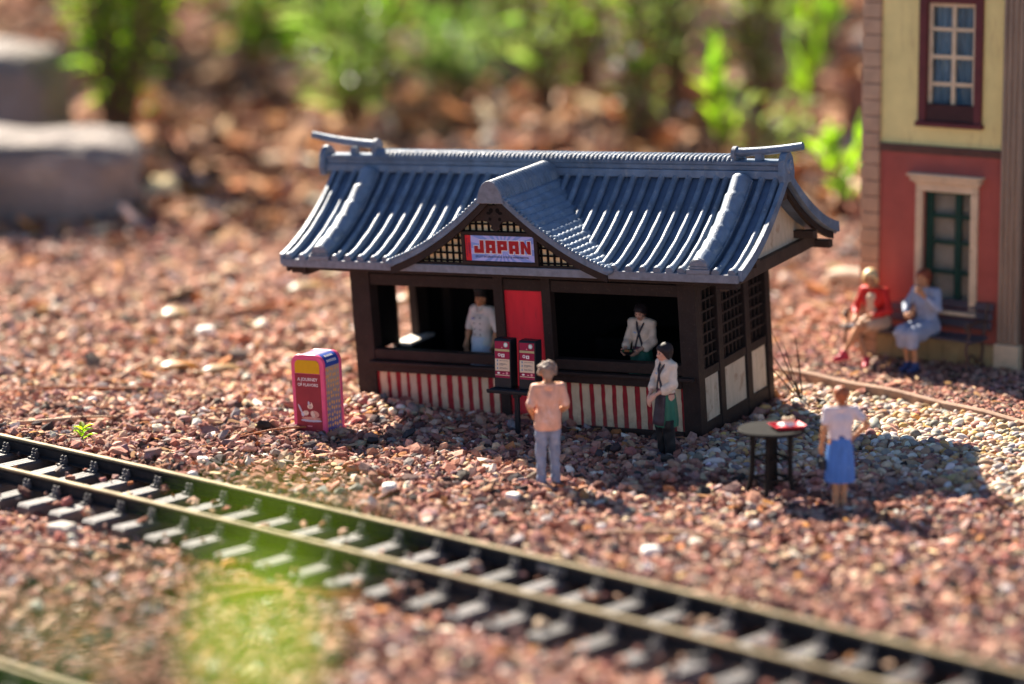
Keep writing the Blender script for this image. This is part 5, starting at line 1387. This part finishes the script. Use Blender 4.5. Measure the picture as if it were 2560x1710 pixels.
for s in (-1, 1):
    x = s * 0.93
    for nm, pth, rr in (('front_leg', [(x, -0.22, 0.44), (x, -0.255, 0.34), (x, -0.20, 0.2), (x, -0.22, 0.1), (x, -0.30, 0.0)], 0.022), ('rear_leg', [(x, 0.17, 0.44), (x, 0.20, 0.3), (x, 0.17, 0.15), (x, 0.27, 0.0)], 0.022), ('back_upright', [(x, 0.19, 0.42), (x, 0.24, 0.6), (x, 0.32, 0.9)], 0.02), ('leg_scroll', [(x, -0.2, 0.2), (x, -0.1, 0.26), (x, 0.0, 0.2), (x, 0.05, 0.12), (x, 0.12, 0.16), (x, 0.18, 0.2)], 0.016), ('arm_rest', [(x, 0.25, 0.66), (x, 0.1, 0.68), (x, -0.1, 0.67), (x, -0.24, 0.68), (x, -0.28, 0.64), (x, -0.26, 0.60), (x, -0.22, 0.62)], 0.022), ('arm_support', [(x, -0.22, 0.44), (x, -0.17, 0.55), (x, -0.2, 0.67)], 0.018), ('seat_bearer', [(x, -0.24, 0.42), (x, 0.22, 0.42)], 0.02)):
        MB().tube(pth, rr, 8).build(nm, bch_i, bench, True)

# ------------------------------------------------------------------ the two people on the bench
def seat_at(u, v, name, label, scale, dyaw):
    q = BL(u, v, 0); z = float(gz(q.x, q.y))
    r_ = empty(name, (q.x, q.y, z), -BYAW + math.pi + dyaw, label, 'person', None, scale); return r_
# woman in red, legs crossed
J = joints(pel=(0, 0.0, 0.58), che=(0.03, 0.09, 0.88), nek=(0.04, 0.10, 1.07), hc=(0.06, 0.15, 1.205), fd=(-0.45, 1, -0.25), hu=(0.05, 0.2, 1), hpL=(-0.08, 0.02, 0.565), hpR=(0.08, 0.02, 0.565), knL=(0.03, 0.44, 0.58), knR=(0.10, 0.42, 0.50), anL=(0.20, 0.56, 0.20), anR=(-0.06, 0.40, 0.12), toL=(0.27, 0.68, 0.12), toR=(-0.12, 0.52, 0.03),
           shL=(-0.13, 0.08, 1.03), shR=(0.21, 0.08, 1.02), elL=(-0.24, 0.13, 0.78), elR=(0.29, 0.17, 0.76), wrL=(-0.02, 0.33, 0.70), wrR=(0.15, 0.37, 0.68), hdL=(0.6, 0.5, -0.3), hdR=(-0.5, 0.5, -0.3), hnL=(0, 0, -1), hnR=(0, 0, -1))
s1 = seat_at(0.44, -0.42, 'person', 'blonde woman in red jacket sitting cross legged on the bench', 1.08, R(-6))
part(s1, 'body', body(J, 0.86), skin_o, 0.011)
part(s1, 'jacket', torso(J, 0.014, 0.86) + arms(J, 0.014, 0.9, 1.75), M('red_jacket_paint', (0.55, 0.02, 0.015), 0.55, 0.2, 6, 0.2), 0.012, cuts=[((0, 0, 0.52), (0, 0, -1)), ((0, 0.30, 0), (-0.1, 1, 0)), ((0, 0, 1.09), (0, 0, 1))], disp=folds(0.005, 26, 20))
part(s1, 'dress', [C3(J['pel'] + v3(-0.06, 0, 0), J['pel'] + v3(0.06, 0, 0), 0.125), C3(J['hpL'], J['hpL'] * 0.35 + J['knL'] * 0.65, 0.11, 0.085), C3(J['hpR'], J['hpR'] * 0.35 + J['knR'] * 0.65, 0.11, 0.085), C3(J['che'] + v3(0, 0.045, -0.15), J['che'] + v3(0, 0.045, 0.06), 0.09, 0.085)], M('peach_dress_paint', (0.62, 0.42, 0.28), 0.6, 0.12, 6, 0.15), 0.012)
shoe_m = M('red_shoe_paint', (0.50, 0.03, 0.06), 0.45, 0.2, 6, 0.1)
for q_ in 'LR': part(s1, 'shoe', feet(J, 0.01, q_), shoe_m, 0.011, cuts=[])
h_, f_, u_ = J['hc'], unit(J['fd']), unit(J['hu']); l_ = np.cross(f_, u_)
part(s1, 'hair', hair_cap(J, 0.018) + [C3(h_ - f_ * 0.06, h_ - f_ * 0.07 - u_ * 0.16, 0.08, 0.06), C3(h_ + l_ * 0.07, h_ + l_ * 0.08 - u_ * 0.13, 0.045, 0.04), C3(h_ - l_ * 0.07, h_ - l_ * 0.08 - u_ * 0.13, 0.045, 0.04)], M('blonde_hair_paint', (0.72, 0.52, 0.26), 0.5, 0.2, 12, 0.3, 24), 0.011, 0.025, face_cuts(J, 0.04, 0.075)); face(s1, J)
# woman in grey blue, hand raised to her mouth
J = joints(pel=(0, 0.0, 0.58), che=(0.0, 0.05, 0.90), nek=(0.0, 0.06, 1.09), hc=(0.02, 0.10, 1.235), fd=(-0.1, 1, -0.05), hu=(0, 0.05, 1), hpL=(-0.08, 0.02, 0.565), hpR=(0.08, 0.02, 0.565), knL=(-0.08, 0.42, 0.53), knR=(0.08, 0.42, 0.53), anL=(-0.06, 0.36, 0.10), anR=(0.06, 0.36, 0.10), toL=(-0.07, 0.50, 0.03), toR=(0.06, 0.50, 0.03),
           elL=(-0.26, 0.14, 0.86), elR=(0.24, 0.18, 0.86), wrL=(-0.09, 0.28, 1.06), wrR=(0.10, 0.36, 0.74), hdL=(0.5, 0.05, 0.85), hdR=(-0.6, 0.3, 0.3), hnL=(0.5, -0.7, 0), hnR=(-0.5, -0.5, 0))
J['shL'] = v3(-0.17, 0.05, 1.05); J['shR'] = v3(0.17, 0.05, 1.05)
s2 = seat_at(1.25, -0.40, 'person', 'brown haired woman in grey blue dress on the bench, hand at her mouth', 1.10, R(-10))
part(s2, 'body', body(J, 0.88), skin_o, 0.011)
part(s2, 'dress', torso(J, 0.018, 0.9) + arms(J, 0.018, 0.95, 1.6) + [C3(J['hpL'], J['knL'] + v3(-0.01, 0.03, 0), 0.125, 0.11), C3(J['hpR'], J['knR'] + v3(0.01, 0.03, 0), 0.125, 0.11), C3(J['knL'] + v3(0, 0.05, 0), J['knL'] + v3(0, 0.03, -0.14), 0.10, 0.09), C3(J['knR'] + v3(0, 0.05, 0), J['knR'] + v3(0, 0.03, -0.14), 0.10, 0.09), C3(J['hpL'] + v3(0, 0.25, -0.06), J['hpR'] + v3(0, 0.25, -0.06), 0.11, 0.11)], M('grey_blue_dress_paint', (0.30, 0.34, 0.45), 0.6, 0.15, 6, 0.2, 14), 0.012, cuts=[((0, 0, 0.32), (0, 0, -1)), ((0, 0, 1.12), (0, 0, 1))], disp=folds(0.006, 24, 18))
shoe_m = M('navy_shoe_paint', (0.04, 0.06, 0.16), 0.45, 0.2, 6, 0.1)
for q_ in 'LR': part(s2, 'shoe', feet(J, 0.01, q_), shoe_m, 0.011)
h_, f_, u_ = J['hc'], unit(J['fd']), unit(J['hu'])
part(s2, 'hair', hair_cap(J, 0.016) + [C3(h_ - f_ * 0.05 - u_ * 0.02, h_ - f_ * 0.06 - u_ * 0.09, 0.08, 0.06)], M('chestnut_hair_paint', (0.20, 0.05, 0.025), 0.45, 0.3, 12, 0.3, 24), 0.011, 0.025, face_cuts(J, 0.04, 0.07)); face(s2, J)

# ------------------------------------------------------------------ rocks
rock_m = M('grey_tan_boulder', (0.22, 0.185, 0.17), 0.85, 0.3, 1.1, 0.7, 5, spec=0.25, wear=(0.42, 0.35, 0.29), wscale=1.3, bdist=0.2)
def boulder(name, c, r, rz, label, seed, m=rock_m, tilt=0.0):
    rg = np.random.default_rng(seed); V, F = ICO2_V.copy(), ICO2_F
    V, F = subdiv(V, F); V, F = subdiv(V, F)
    V = np.sign(V) * np.abs(V) ** 0.48                      # towards a blocky shape
    nrm = rg.normal(0, 1, (7, 3)); off = rg.uniform(0, 6, 7)
    n_ = sum(np.sin(V @ nrm[i] * 1.8 + off[i]) for i in range(7)) / 7
    V = V * (1 + 0.26 * n_[:, None] + 0.025 * rg.normal(0, 1, (len(V), 1))) * np.array(r)
    o = link_mesh(name, fast_mesh(name, V, F, True), m); o.location = c; o.rotation_euler = (tilt, 0, rz)
    return tag(o, label, 'rock')
boulder('rock', (-10.1, 57.0, 0.70), (2.35, 2.2, 1.05), 0.12, 'large pale topped stone block low at the left edge', 3)
boulder('rock', (-13.1, 66.0, 1.2), (2.5, 2.4, 1.75), -0.2, 'grey stone block behind the lower one at the left edge', 5)
boulder('rock', (4.62, 49.6, 0.15), (0.42, 0.3, 0.25), 0.4, 'pale stone lying in the mulch behind the right end of the kiosk', 8, M('pale_stone', (0.55, 0.43, 0.32), 0.8, 0.2, 2, 0.4))
boulder('rock', (6.0, 47.3, 0.15), (0.55, 0.35, 0.22), -0.3, 'flat tan stone in the mulch left of the tall building', 9, M('tan_stone', (0.45, 0.33, 0.25), 0.8, 0.2, 2, 0.4))

white_st = M('white_pebble', (0.74, 0.70, 0.64), 0.5, 0.1, 6, 0.15)
for (x, y, r_, lb) in ((-4.95, 43.6, 0.12, 'bright white pebble on the gravel left of the kiosk'), (0.0, 33.0, 0.075, 'white pebble on the gravel by the feet of the man in the peach shirt'), (1.55, 30.2, 0.085, 'white stone near the far rail below the green skirted server'), (-4.05, 34.9, 0.07, 'white stone chip near the weed and the far rail'), (-1.55, 33.2, 0.085, 'round white pebble near the far rail under the litter bin'), (-5.35, 31.55, 0.13, 'grey rounded pebble beside the near tie ends at the left')):
    o = boulder('pebble', (x, y, float(gz(x, y)) + r_ * 0.55), (r_ * 1.3, r_, r_ * 0.75), rng.uniform(0, 3), lb, int(rng.integers(99)), white_st if 'grey' not in lb else M('grey_pebble', (0.34, 0.29, 0.25), 0.6, 0.2, 5, 0.2))
    o['category'] = 'pebble'

# ------------------------------------------------------------------ leaves and plants
def leaf_arrays(pos, dirs, ups, L, W, fold=0.25, droop=0.2):
    """n leaves as 8-vertex folded blades"""
    n_ = len(pos); d = dirs / np.linalg.norm(dirs, axis=1, keepdims=True)
    s_ = np.cross(d, ups); s_ /= np.linalg.norm(s_, axis=1, keepdims=True) + 1e-9
    u_ = np.cross(s_, d)
    L = L[:, None]; W = W[:, None]
    mid = [pos, pos + d * L * 0.35 - u_ * L * droop * 0.05, pos + d * L * 0.72 - u_ * L * droop * 0.35, pos + d * L - u_ * L * droop]
    l1 = mid[1] + s_ * W * 0.5 + u_ * W * fold; r1 = mid[1] - s_ * W * 0.5 + u_ * W * fold
    l2 = mid[2] + s_ * W * 0.36 + u_ * W * fold; r2 = mid[2] - s_ * W * 0.36 + u_ * W * fold
    V = np.stack([mid[0], mid[1], mid[2], mid[3], l1, l2, r1, r2], 1)
    F = np.array([(0, 1, 4), (1, 2, 4), (2, 5, 4), (2, 3, 5), (0, 6, 1), (1, 6, 2), (2, 6, 7), (2, 7, 3)])
    return V.reshape(-1, 3), (F[None] + (np.arange(n_) * 8)[:, None, None]).reshape(-1, 3)

lf = {'deep': M_leaf('leaf_deep_green', (0.075, 0.13, 0.04), 0.6), 'bright': M_leaf('leaf_bright_green', (0.12, 0.21, 0.025), 0.6), 'grey': M_leaf('leaf_grey_green', (0.24, 0.28, 0.17), 0.45), 'lime': M_leaf('leaf_lime_green', (0.22, 0.32, 0.02), 0.65), 'olive': M_leaf('leaf_olive_green', (0.17, 0.18, 0.07), 0.5)}
stem_m = M('plant_stem_brown', (0.10, 0.06, 0.035), 0.8, 0.3, 4, 0.3)
twig_m = M('twig_black_brown', (0.035, 0.022, 0.018), 0.8, 0.3, 9, 0.2)

def plant(x, y, h_, spread, nst, nlf, L, W, kinds, label, name='garden_shrub', up=0.5, bare=0.15, fine=False, group='blurred shrubs in the bed behind the kiosk'):
    z = float(gz(x, y)) - 0.05
    root = empty(name, (x, y, z), 0, label, 'shrub', group)
    allp = []
    mb = MB()
    for s_ in range(nst):
        a = rng.uniform(0, 2 * math.pi); r0 = rng.uniform(0, 0.12) * spread; r1 = spread * math.sqrt(rng.uniform(0.02, 1)); hh = h_ * rng.uniform(0.65, 1.0)
        pts = []
        for k_ in range(7):
            f = k_ / 6; rr = r0 + (r1 - r0) * f ** 1.3
            pts.append((math.cos(a) * rr + rng.normal(0, 0.03) * h_ * f * 0.6, math.sin(a) * rr + rng.normal(0, 0.03) * h_ * f * 0.6, hh * f))
        mb.tube(pts, [0.035 * (h_ / 4) ** 0.5 * (1.1 - 0.85 * k_ / 6) + 0.008 for k_ in range(7)], 6)
        allp.append(np.array(pts))
    mb.build('stems', stem_m, root, True)
    for q, kd in enumerate(kinds):
        n_ = int(nlf * 0.68) // len(kinds); P = np.zeros((n_, 3)); D = np.zeros((n_, 3))
        for i in range(n_):
            pts = allp[rng.integers(nst)]; t = (bare + (1 - bare) * rng.random() ** 0.8) * 5.999; k_ = int(t); f = t - k_
            c_ = pts[k_] * (1 - f) + pts[k_ + 1] * f; ax_ = pts[k_ + 1] - pts[k_]; ax_ /= np.linalg.norm(ax_)
            o = rng.normal(0, 1, 3); o -= ax_ * (o @ ax_) * 0.6; o /= np.linalg.norm(o)
            P[i] = c_ + o * rng.uniform(0, 0.1) * spread; D[i] = o + ax_ * up + np.array((0, 0, 0.15))
        V, F = leaf_arrays(P, D, np.tile((0.1, 0.2, 1.0), (n_, 1)) + rng.normal(0, 0.3, (n_, 3)), L * rng.uniform(0.6, 1.25, n_), W * rng.uniform(0.7, 1.2, n_))
        link_mesh('foliage', fast_mesh('foliage', V, F, False), lf[kd], root)['kind'] = 'stuff'
    return root

SH = [  # x, y, height, spread, stems, leaves, leaf length, leaf width, kinds, label
    (-9.2, 65.0, 9.0, 2.6, 26, 1700, 0.55, 0.15, ('bright', 'olive', 'lime'), 'dense upright green shrub at the upper left beside the stone blocks'),
    (-11.2, 84.0, 6.5, 2.4, 12, 900, 0.6, 0.17, ('deep', 'bright'), 'green shrub in the top left corner behind the stone blocks'),
    (-7.6, 88.0, 3.6, 3.0, 12, 700, 0.75, 0.18, ('bright', 'olive'), 'low spreading green shrub near the top edge between the two left shrubs'),
    (-5.3, 80.0, 6.0, 2.6, 12, 520, 1.0, 0.17, ('bright', 'grey'), 'green shrub at the top edge left of the slanting pale leaves'),
    (-4.1, 69.5, 6.5, 2.4, 11, 430, 1.3, 0.18, ('grey', 'bright', 'grey'), 'long leaved shrub with slanting pale leaves above the left ridge horn'),
    (-3.4, 74.0, 7.5, 1.5, 8, 360, 0.9, 0.22, ('grey', 'olive'), 'brown stemmed shrub just right of the slanting pale leaves'),
    (-1.3, 76.5, 2.7, 2.3, 10, 560, 0.65, 0.16, ('deep', 'grey'), 'low green shrub above the left half of the kiosk ridge'),
    (-1.6, 92.0, 4.2, 2.4, 10, 520, 0.8, 0.2, ('bright', 'olive'), 'green tuft at the top edge above the kiosk gable, left of centre'),
    (0.9, 69.5, 7.0, 1.8, 12, 330, 0.75, 0.19, ('grey', 'olive', 'bright'), 'tall thin grey green shrub above the kiosk gable'),
    (2.1, 74.0, 7.5, 2.0, 13, 370, 0.7, 0.2, ('grey', 'lime', 'olive'), 'loose grey and lime shrub right of the kiosk gable'),
    (3.1, 66.5, 6.8, 1.7, 11, 300, 0.65, 0.18, ('grey', 'olive', 'bright'), 'grey green shrub above the right half of the ridge'),
    (4.3, 71.0, 7.2, 1.8, 11, 300, 0.7, 0.2, ('grey', 'olive', 'bright'), 'dark stemmed shrub behind the right ridge horn'),
    (4.75, 61.5, 3.0, 0.45, 7, 60, 0.85, 0.2, ('lime', 'bright'), 'lime green broad leaved plant right above the right ridge horn'),
    (6.2, 68.0, 7.4, 1.7, 11, 330, 0.8, 0.2, ('grey', 'olive'), 'pale grey green shrub between the kiosk and the tall building'),
    (7.9, 72.0, 7.5, 1.1, 7, 170, 0.9, 0.2, ('bright', 'lime'), 'bright green shrub beside the top of the tall building'),
    (6.7, 55.0, 1.9, 0.6, 5, 60, 0.5, 0.16, ('bright', 'lime'), 'small bright green plant at the left foot of the tall building'),
    (5.6, 60.0, 2.3, 1.0, 7, 130, 0.5, 0.15, ('grey', 'olive'), 'low grey green plant right of the kiosk roof corner'),
    (0.3, 100.0, 5.0, 3.0, 12, 520, 0.9, 0.22, ('bright', 'grey'), 'green tuft at the top edge in the middle of the picture'),
    (5.0, 98.0, 5.0, 2.6, 11, 330, 0.9, 0.22, ('grey', 'bright'), 'pale shrub far back at the top edge left of the building'),
]
for a in SH:
    pl_ = plant(*a, up=2.2 if 'lime green broad' in a[9] or 'bright green' in a[9] else 0.5)
    if 'lime shrub right' in a[9] or 'far back at the top edge' in a[9] or 'right half of the ridge' in a[9]:
        for q in range(3):
            MB().sphere((rng.normal(0, 0.8), -1.2 + rng.normal(0, 0.4), rng.uniform(1.2, 3.4)), rng.uniform(0.09, 0.15), 10, 8).build('added_bokeh_ball', white_st, pl_, True)  # white spheres added to give bright out-of-focus discs, not flowers

# the lime tinged blade plant: a few broad blades above the right end of the ridge
def weed(x, y, h_, name, label, n_, L, W, kind, up=0.6, seed=1):
    rg = np.random.default_rng(seed)
    root = empty(name, at_ground(x, y, -0.02), 0, label, 'plant')
    pts = [(0, 0, 0), (0.01, 0.0, h_ * 0.5), (0.03, 0.01, h_)]
    MB().tube(pts, [0.012, 0.01, 0.006], 6).build('stem', lf['olive'], root, True)
    for i in range(n_):
        f = 0.35 + 0.65 * i / max(1, n_ - 1); a = i * 2.4 + rg.uniform(-0.3, 0.3)
        V, F = leaf_arrays(np.array([(0.02 * f, 0, h_ * f)]), np.array([(math.cos(a), math.sin(a) * 0.7, up)]), np.array([(0.0, 0.1, 1.0)]), np.array([L * rg.uniform(0.7, 1.2)]), np.array([W]))
        link_mesh('leaf', fast_mesh('leaf', V, F, True), lf[kind], root)
    return root
wd = weed(-5.80, 36.0, 0.22, 'weed', 'small yellow green weed growing beside the far rail at the left', 9, 0.19, 0.085, 'lime')
mb = MB()
for i in range(14): mb.sphere((rng.normal(-0.05, 0.03), rng.normal(0, 0.02), 0.2 + rng.normal(0, 0.03)), 0.014, 6, 4)
mb.build('flower_buds', M('bud_yellow_green', (0.40, 0.38, 0.14), 0.7, 0.2, 9, 0), wd, True)
# dry twig plant by the kiosk corner
tw = empty('dry_twig_plant', at_ground(4.12, 38.1, -0.02), 0, 'thin dry black stems rising from the pebbles by the kiosk corner', 'plant')
for (dx, dy, z, b) in ((-0.62, 0.0, 0.93, 0.05), (-0.45, 0.1, 1.05, 0.02), (-0.12, 0.0, 0.98, 0.08), (-0.30, -0.1, 0.9, 0.0), (-1.05, 0.05, 0.62, 0.28)):
    pts = [(dx * f ** (1.0 if b < 0.2 else 0.9), dy * f, z * f + b * math.sin(math.pi * f)) for f in np.linspace(0, 1, 8)]
    MB().tube(pts, [0.013 - 0.009 * k_ / 7 for k_ in range(8)], 6).build('stem', twig_m, tw, True)

# fallen pine needles and dry leaves lying on the ground
ndl = M('pine_needle_brown', (0.36, 0.13, 0.05), 0.6, 0.3, 3, 0.1); ndl2 = M('dry_straw', (0.55, 0.36, 0.22), 0.6, 0.25, 3, 0.1); dleaf = M_leaf('dry_leaf_orange', (0.40, 0.17, 0.025), 0.35); dleaf2 = M_leaf('dry_leaf_tan', (0.46, 0.30, 0.16), 0.3)
NE = [(-7.6, 39.3, -4.6, 39.5, 0.022, ndl, 'long red brown pine needle lying left of the litter bin'), (-7.4, 37.0, -5.6, 37.6, 0.03, ndl2, 'pale straw lying along the far rail at the left edge'),
      (-6.7, 31.0, -4.0, 30.3, 0.02, ndl, 'orange brown needle on the gravel below the near rail at the left'), (-3.6, 28.1, -1.6, 29.3, 0.035, ndl, 'orange needle bundle below the track left of centre'), (-3.9, 28.9, -1.5, 28.8, 0.03, ndl, 'second orange needle bundle crossing the first below the track'),
      (1.0, 31.0, 2.8, 30.6, 0.028, ndl2, 'pale straw beside the far rail under the bar table'), (-5.9, 40.3, -5.6, 42.3, 0.03, ndl2, 'pale straw pointing away on the gravel at the left'), (-3.7, 36.2, -2.4, 37.0, 0.016, ndl, 'thin red needle below the litter bin')]
for x0, y0, x1, y1, r_, m, lb in NE:
    N = 16; pts = []
    for k_ in range(N + 1):
        f = k_ / N; x = x0 + (x1 - x0) * f; y = y0 + (y1 - y0) * f + 0.06 * math.sin(3 * f)
        pts.append((x, y, float(gz(x, y)) + 0.075))
    o = MB().tube(pts, [r_ * (1 - 0.6 * abs(2 * k_ / N - 1)) for k_ in range(N + 1)], 6).build('pine_needle' if m is ndl else 'straw', m, None, True); tag(o, lb, 'needle' if m is ndl else 'straw')
for x, y, a, L, W, m, lb in ((-5.5, 41.2, 0.0, 0.75, 0.22, dleaf, 'orange dry leaf on the gravel left of the litter bin'), (-4.85, 41.1, 0.25, 0.8, 0.2, dleaf2, 'tan dry leaf touching the orange leaf left of the bin'), (-5.9, 44.9, 0.1, 0.6, 0.3, dleaf2, 'pale tan dry leaf on the gravel at the upper left'), (-4.0, 47.3, 0.3, 0.9, 0.28, dleaf2, 'tan dry leaf before the mulch left of the roof'), (-2.05, 46.2, 0.2, 0.8, 0.26, dleaf, 'orange dry leaf behind the left end of the kiosk')):
    V, F = leaf_arrays(np.array([(0, 0, 0.0)]), np.array([(math.cos(a), math.sin(a), 0.12)]), np.array([(0.2, -0.6, 1.0)]), np.array([L]), np.array([W]), 0.12, 0.15)
    o = link_mesh('dry_leaf', fast_mesh('dry_leaf', V, F, True), m); o.location = at_ground(x, y, 0.08); o.modifiers.new('thick', 'SOLIDIFY').thickness = 0.006; tag(o, lb, 'leaf')

# a leafy plant growing close to the camera, its top leaves far out of focus
def near_plant(x, y, name, label, leaves, kind):
    root = empty(name, at_ground(x, y, -0.05), 0, label, 'plant')
    z0 = root.location.z
    hmax = max(l_[2] for l_ in leaves)
    MB().tube([(0, 0, 0), (0.03, 0.02, hmax * 0.5), (0.0, 0.0, hmax * 0.8)], [0.05, 0.035, 0.015], 8).build('stem', lf['olive'], root, True)
    for (lx, ly, lz, dx, dy, dz, L, W) in leaves:
        b_ = Vector((0.0, 0.0, min(lz * 0.8, hmax * 0.78)))
        e_ = Vector((lx - x, ly - y, lz - z0))
        MB().tube([b_, (b_ + e_) / 2 + Vector((0, 0, 0.05)), e_], [0.012, 0.01, 0.008], 6).build('leaf_stalk', lf['olive'], root, True)
        V, F = leaf_arrays(np.array([tuple(e_)]), np.array([(dx, dy, dz)]), np.array([(0.1, -0.8, 0.6)]), np.array([L]), np.array([W]), 0.1, 0.12)
        o = link_mesh('leaf', fast_mesh('leaf', V, F, True), lf[kind], root)
    return root
near_plant(-0.95, 8.1, 'foreground_plant', 'blurred bright green leaves hanging over the lower left of the track', [
    (-0.82, 8.1, 5.82, 0.15, 0.1, 1.0, 0.32, 0.15), (-1.00, 8.0, 6.31, 1.0, 0.1, 0.05, 0.56, 0.09), (-0.66, 8.3, 5.88, -0.55, 0.1, 0.6, 0.20, 0.06), (-0.98, 8.1, 6.02, 0.7, 0.2, 0.3, 0.20, 0.05)], 'lime')
near_plant(-1.60, 8.0, 'foreground_plant', 'dark blurred green leaves in the bottom left corner', [
    (-1.62, 8.0, 5.93, 0.9, 0.0, 0.05, 0.55, 0.14), (-1.5, 8.1, 6.02, 0.6, 0.1, 0.1, 0.35, 0.08)], 'deep')

# bits of bark, needle and leaf caught between the stones
p = np.concatenate([scatter(23, 47, 0.75, 0.5), scatter(36, 48, 0.6, 0.5)]); p = p[clear(p) & rail_clear(p, 0.1)]; n = len(p)
size = 0.034 * np.exp(rng.normal(0, 0.35, n)).clip(0.5, 1.7)
pos = np.stack([p[:, 0], p[:, 1], gz(p[:, 0], p[:, 1]) + 0.05], -1)
g = stones('leaf_litter', pos, size, 0.16, palette(n, [(0.46, 0.30, 0.17), (0.30, 0.16, 0.08), (0.58, 0.42, 0.26), (0.42, 0.19, 0.06)], [4, 4, 2, 2]), mulch_mat, jit=0.12, tilt=0.15, elong=(1.4, 3.0))
tag(g, 'scattered bark chips and dry leaf bits on the gravel', 'litter', kind='stuff')

# taller trees at the back of the bed; their crowns are above the picture and dapple the mulch with shade
def back_tree(x, y, h_, r_, label, nlf):
    z = float(gz(x, y)) - 0.1
    root = empty('tree', (x, y, z), 0, label, 'tree', 'trees at the back of the bed')
    mb = MB(); tips = []
    mb.tube([(0, 0, 0), (0.15, 0.1, h_ * 0.3), (0.0, 0.2, h_ * 0.6), (0.1, 0.1, h_ * 0.95)], [0.32, 0.26, 0.18, 0.05], 10)
    for i in range(16):
        a = i * 2.4; f = 0.28 + 0.65 * i / 15; L = r_ * (1.05 - 0.5 * abs(f - 0.5)) * rng.uniform(0.8, 1.1)
        b0 = (0.08, 0.12, h_ * f); b1 = (math.cos(a) * L * 0.55, math.sin(a) * L * 0.55, h_ * f + L * 0.25); b2 = (math.cos(a) * L, math.sin(a) * L, h_ * f + L * 0.35)
        mb.tube([b0, b1, b2], [0.11, 0.07, 0.025], 6); tips += [np.array(b1), np.array(b2), (np.array(b1) + np.array(b2)) / 2]
    mb.build('trunk', stem_m, root, True)
    tips = np.array(tips); c = tips[rng.integers(len(tips), size=nlf)] + rng.normal(0, 0.12 * r_, (nlf, 3))
    D = rng.normal(0, 1, (nlf, 3)); V, F = leaf_arrays(c, D, rng.normal(0, 1, (nlf, 3)), rng.uniform(0.6, 1.1, nlf), rng.uniform(0.25, 0.42, nlf))
    link_mesh('crown', fast_mesh('crown', V, F, False), lf['deep'], root)
for x, y, h_, r_, nl, lb in ((-20.0, 98.0, 20, 6.0, 2200, 'brown tree trunk far back at the top left corner'), (-11.5, 106.0, 22, 6.0, 2200, 'brown tree trunk at the top edge above the left shrub'), (-3.5, 104.0, 19, 5.5, 1900, 'brown tree trunk at the top edge above the left ridge horn'), (3.6, 110.0, 22, 6.0, 2200, 'brown tree trunk at the top edge above the kiosk gable'), (10.5, 104.0, 19, 5.5, 1900, 'brown tree trunk at the top edge behind the tall building')):
    nl = int(nl * 0.85)
    back_tree(x, y, h_, r_, lb, nl)
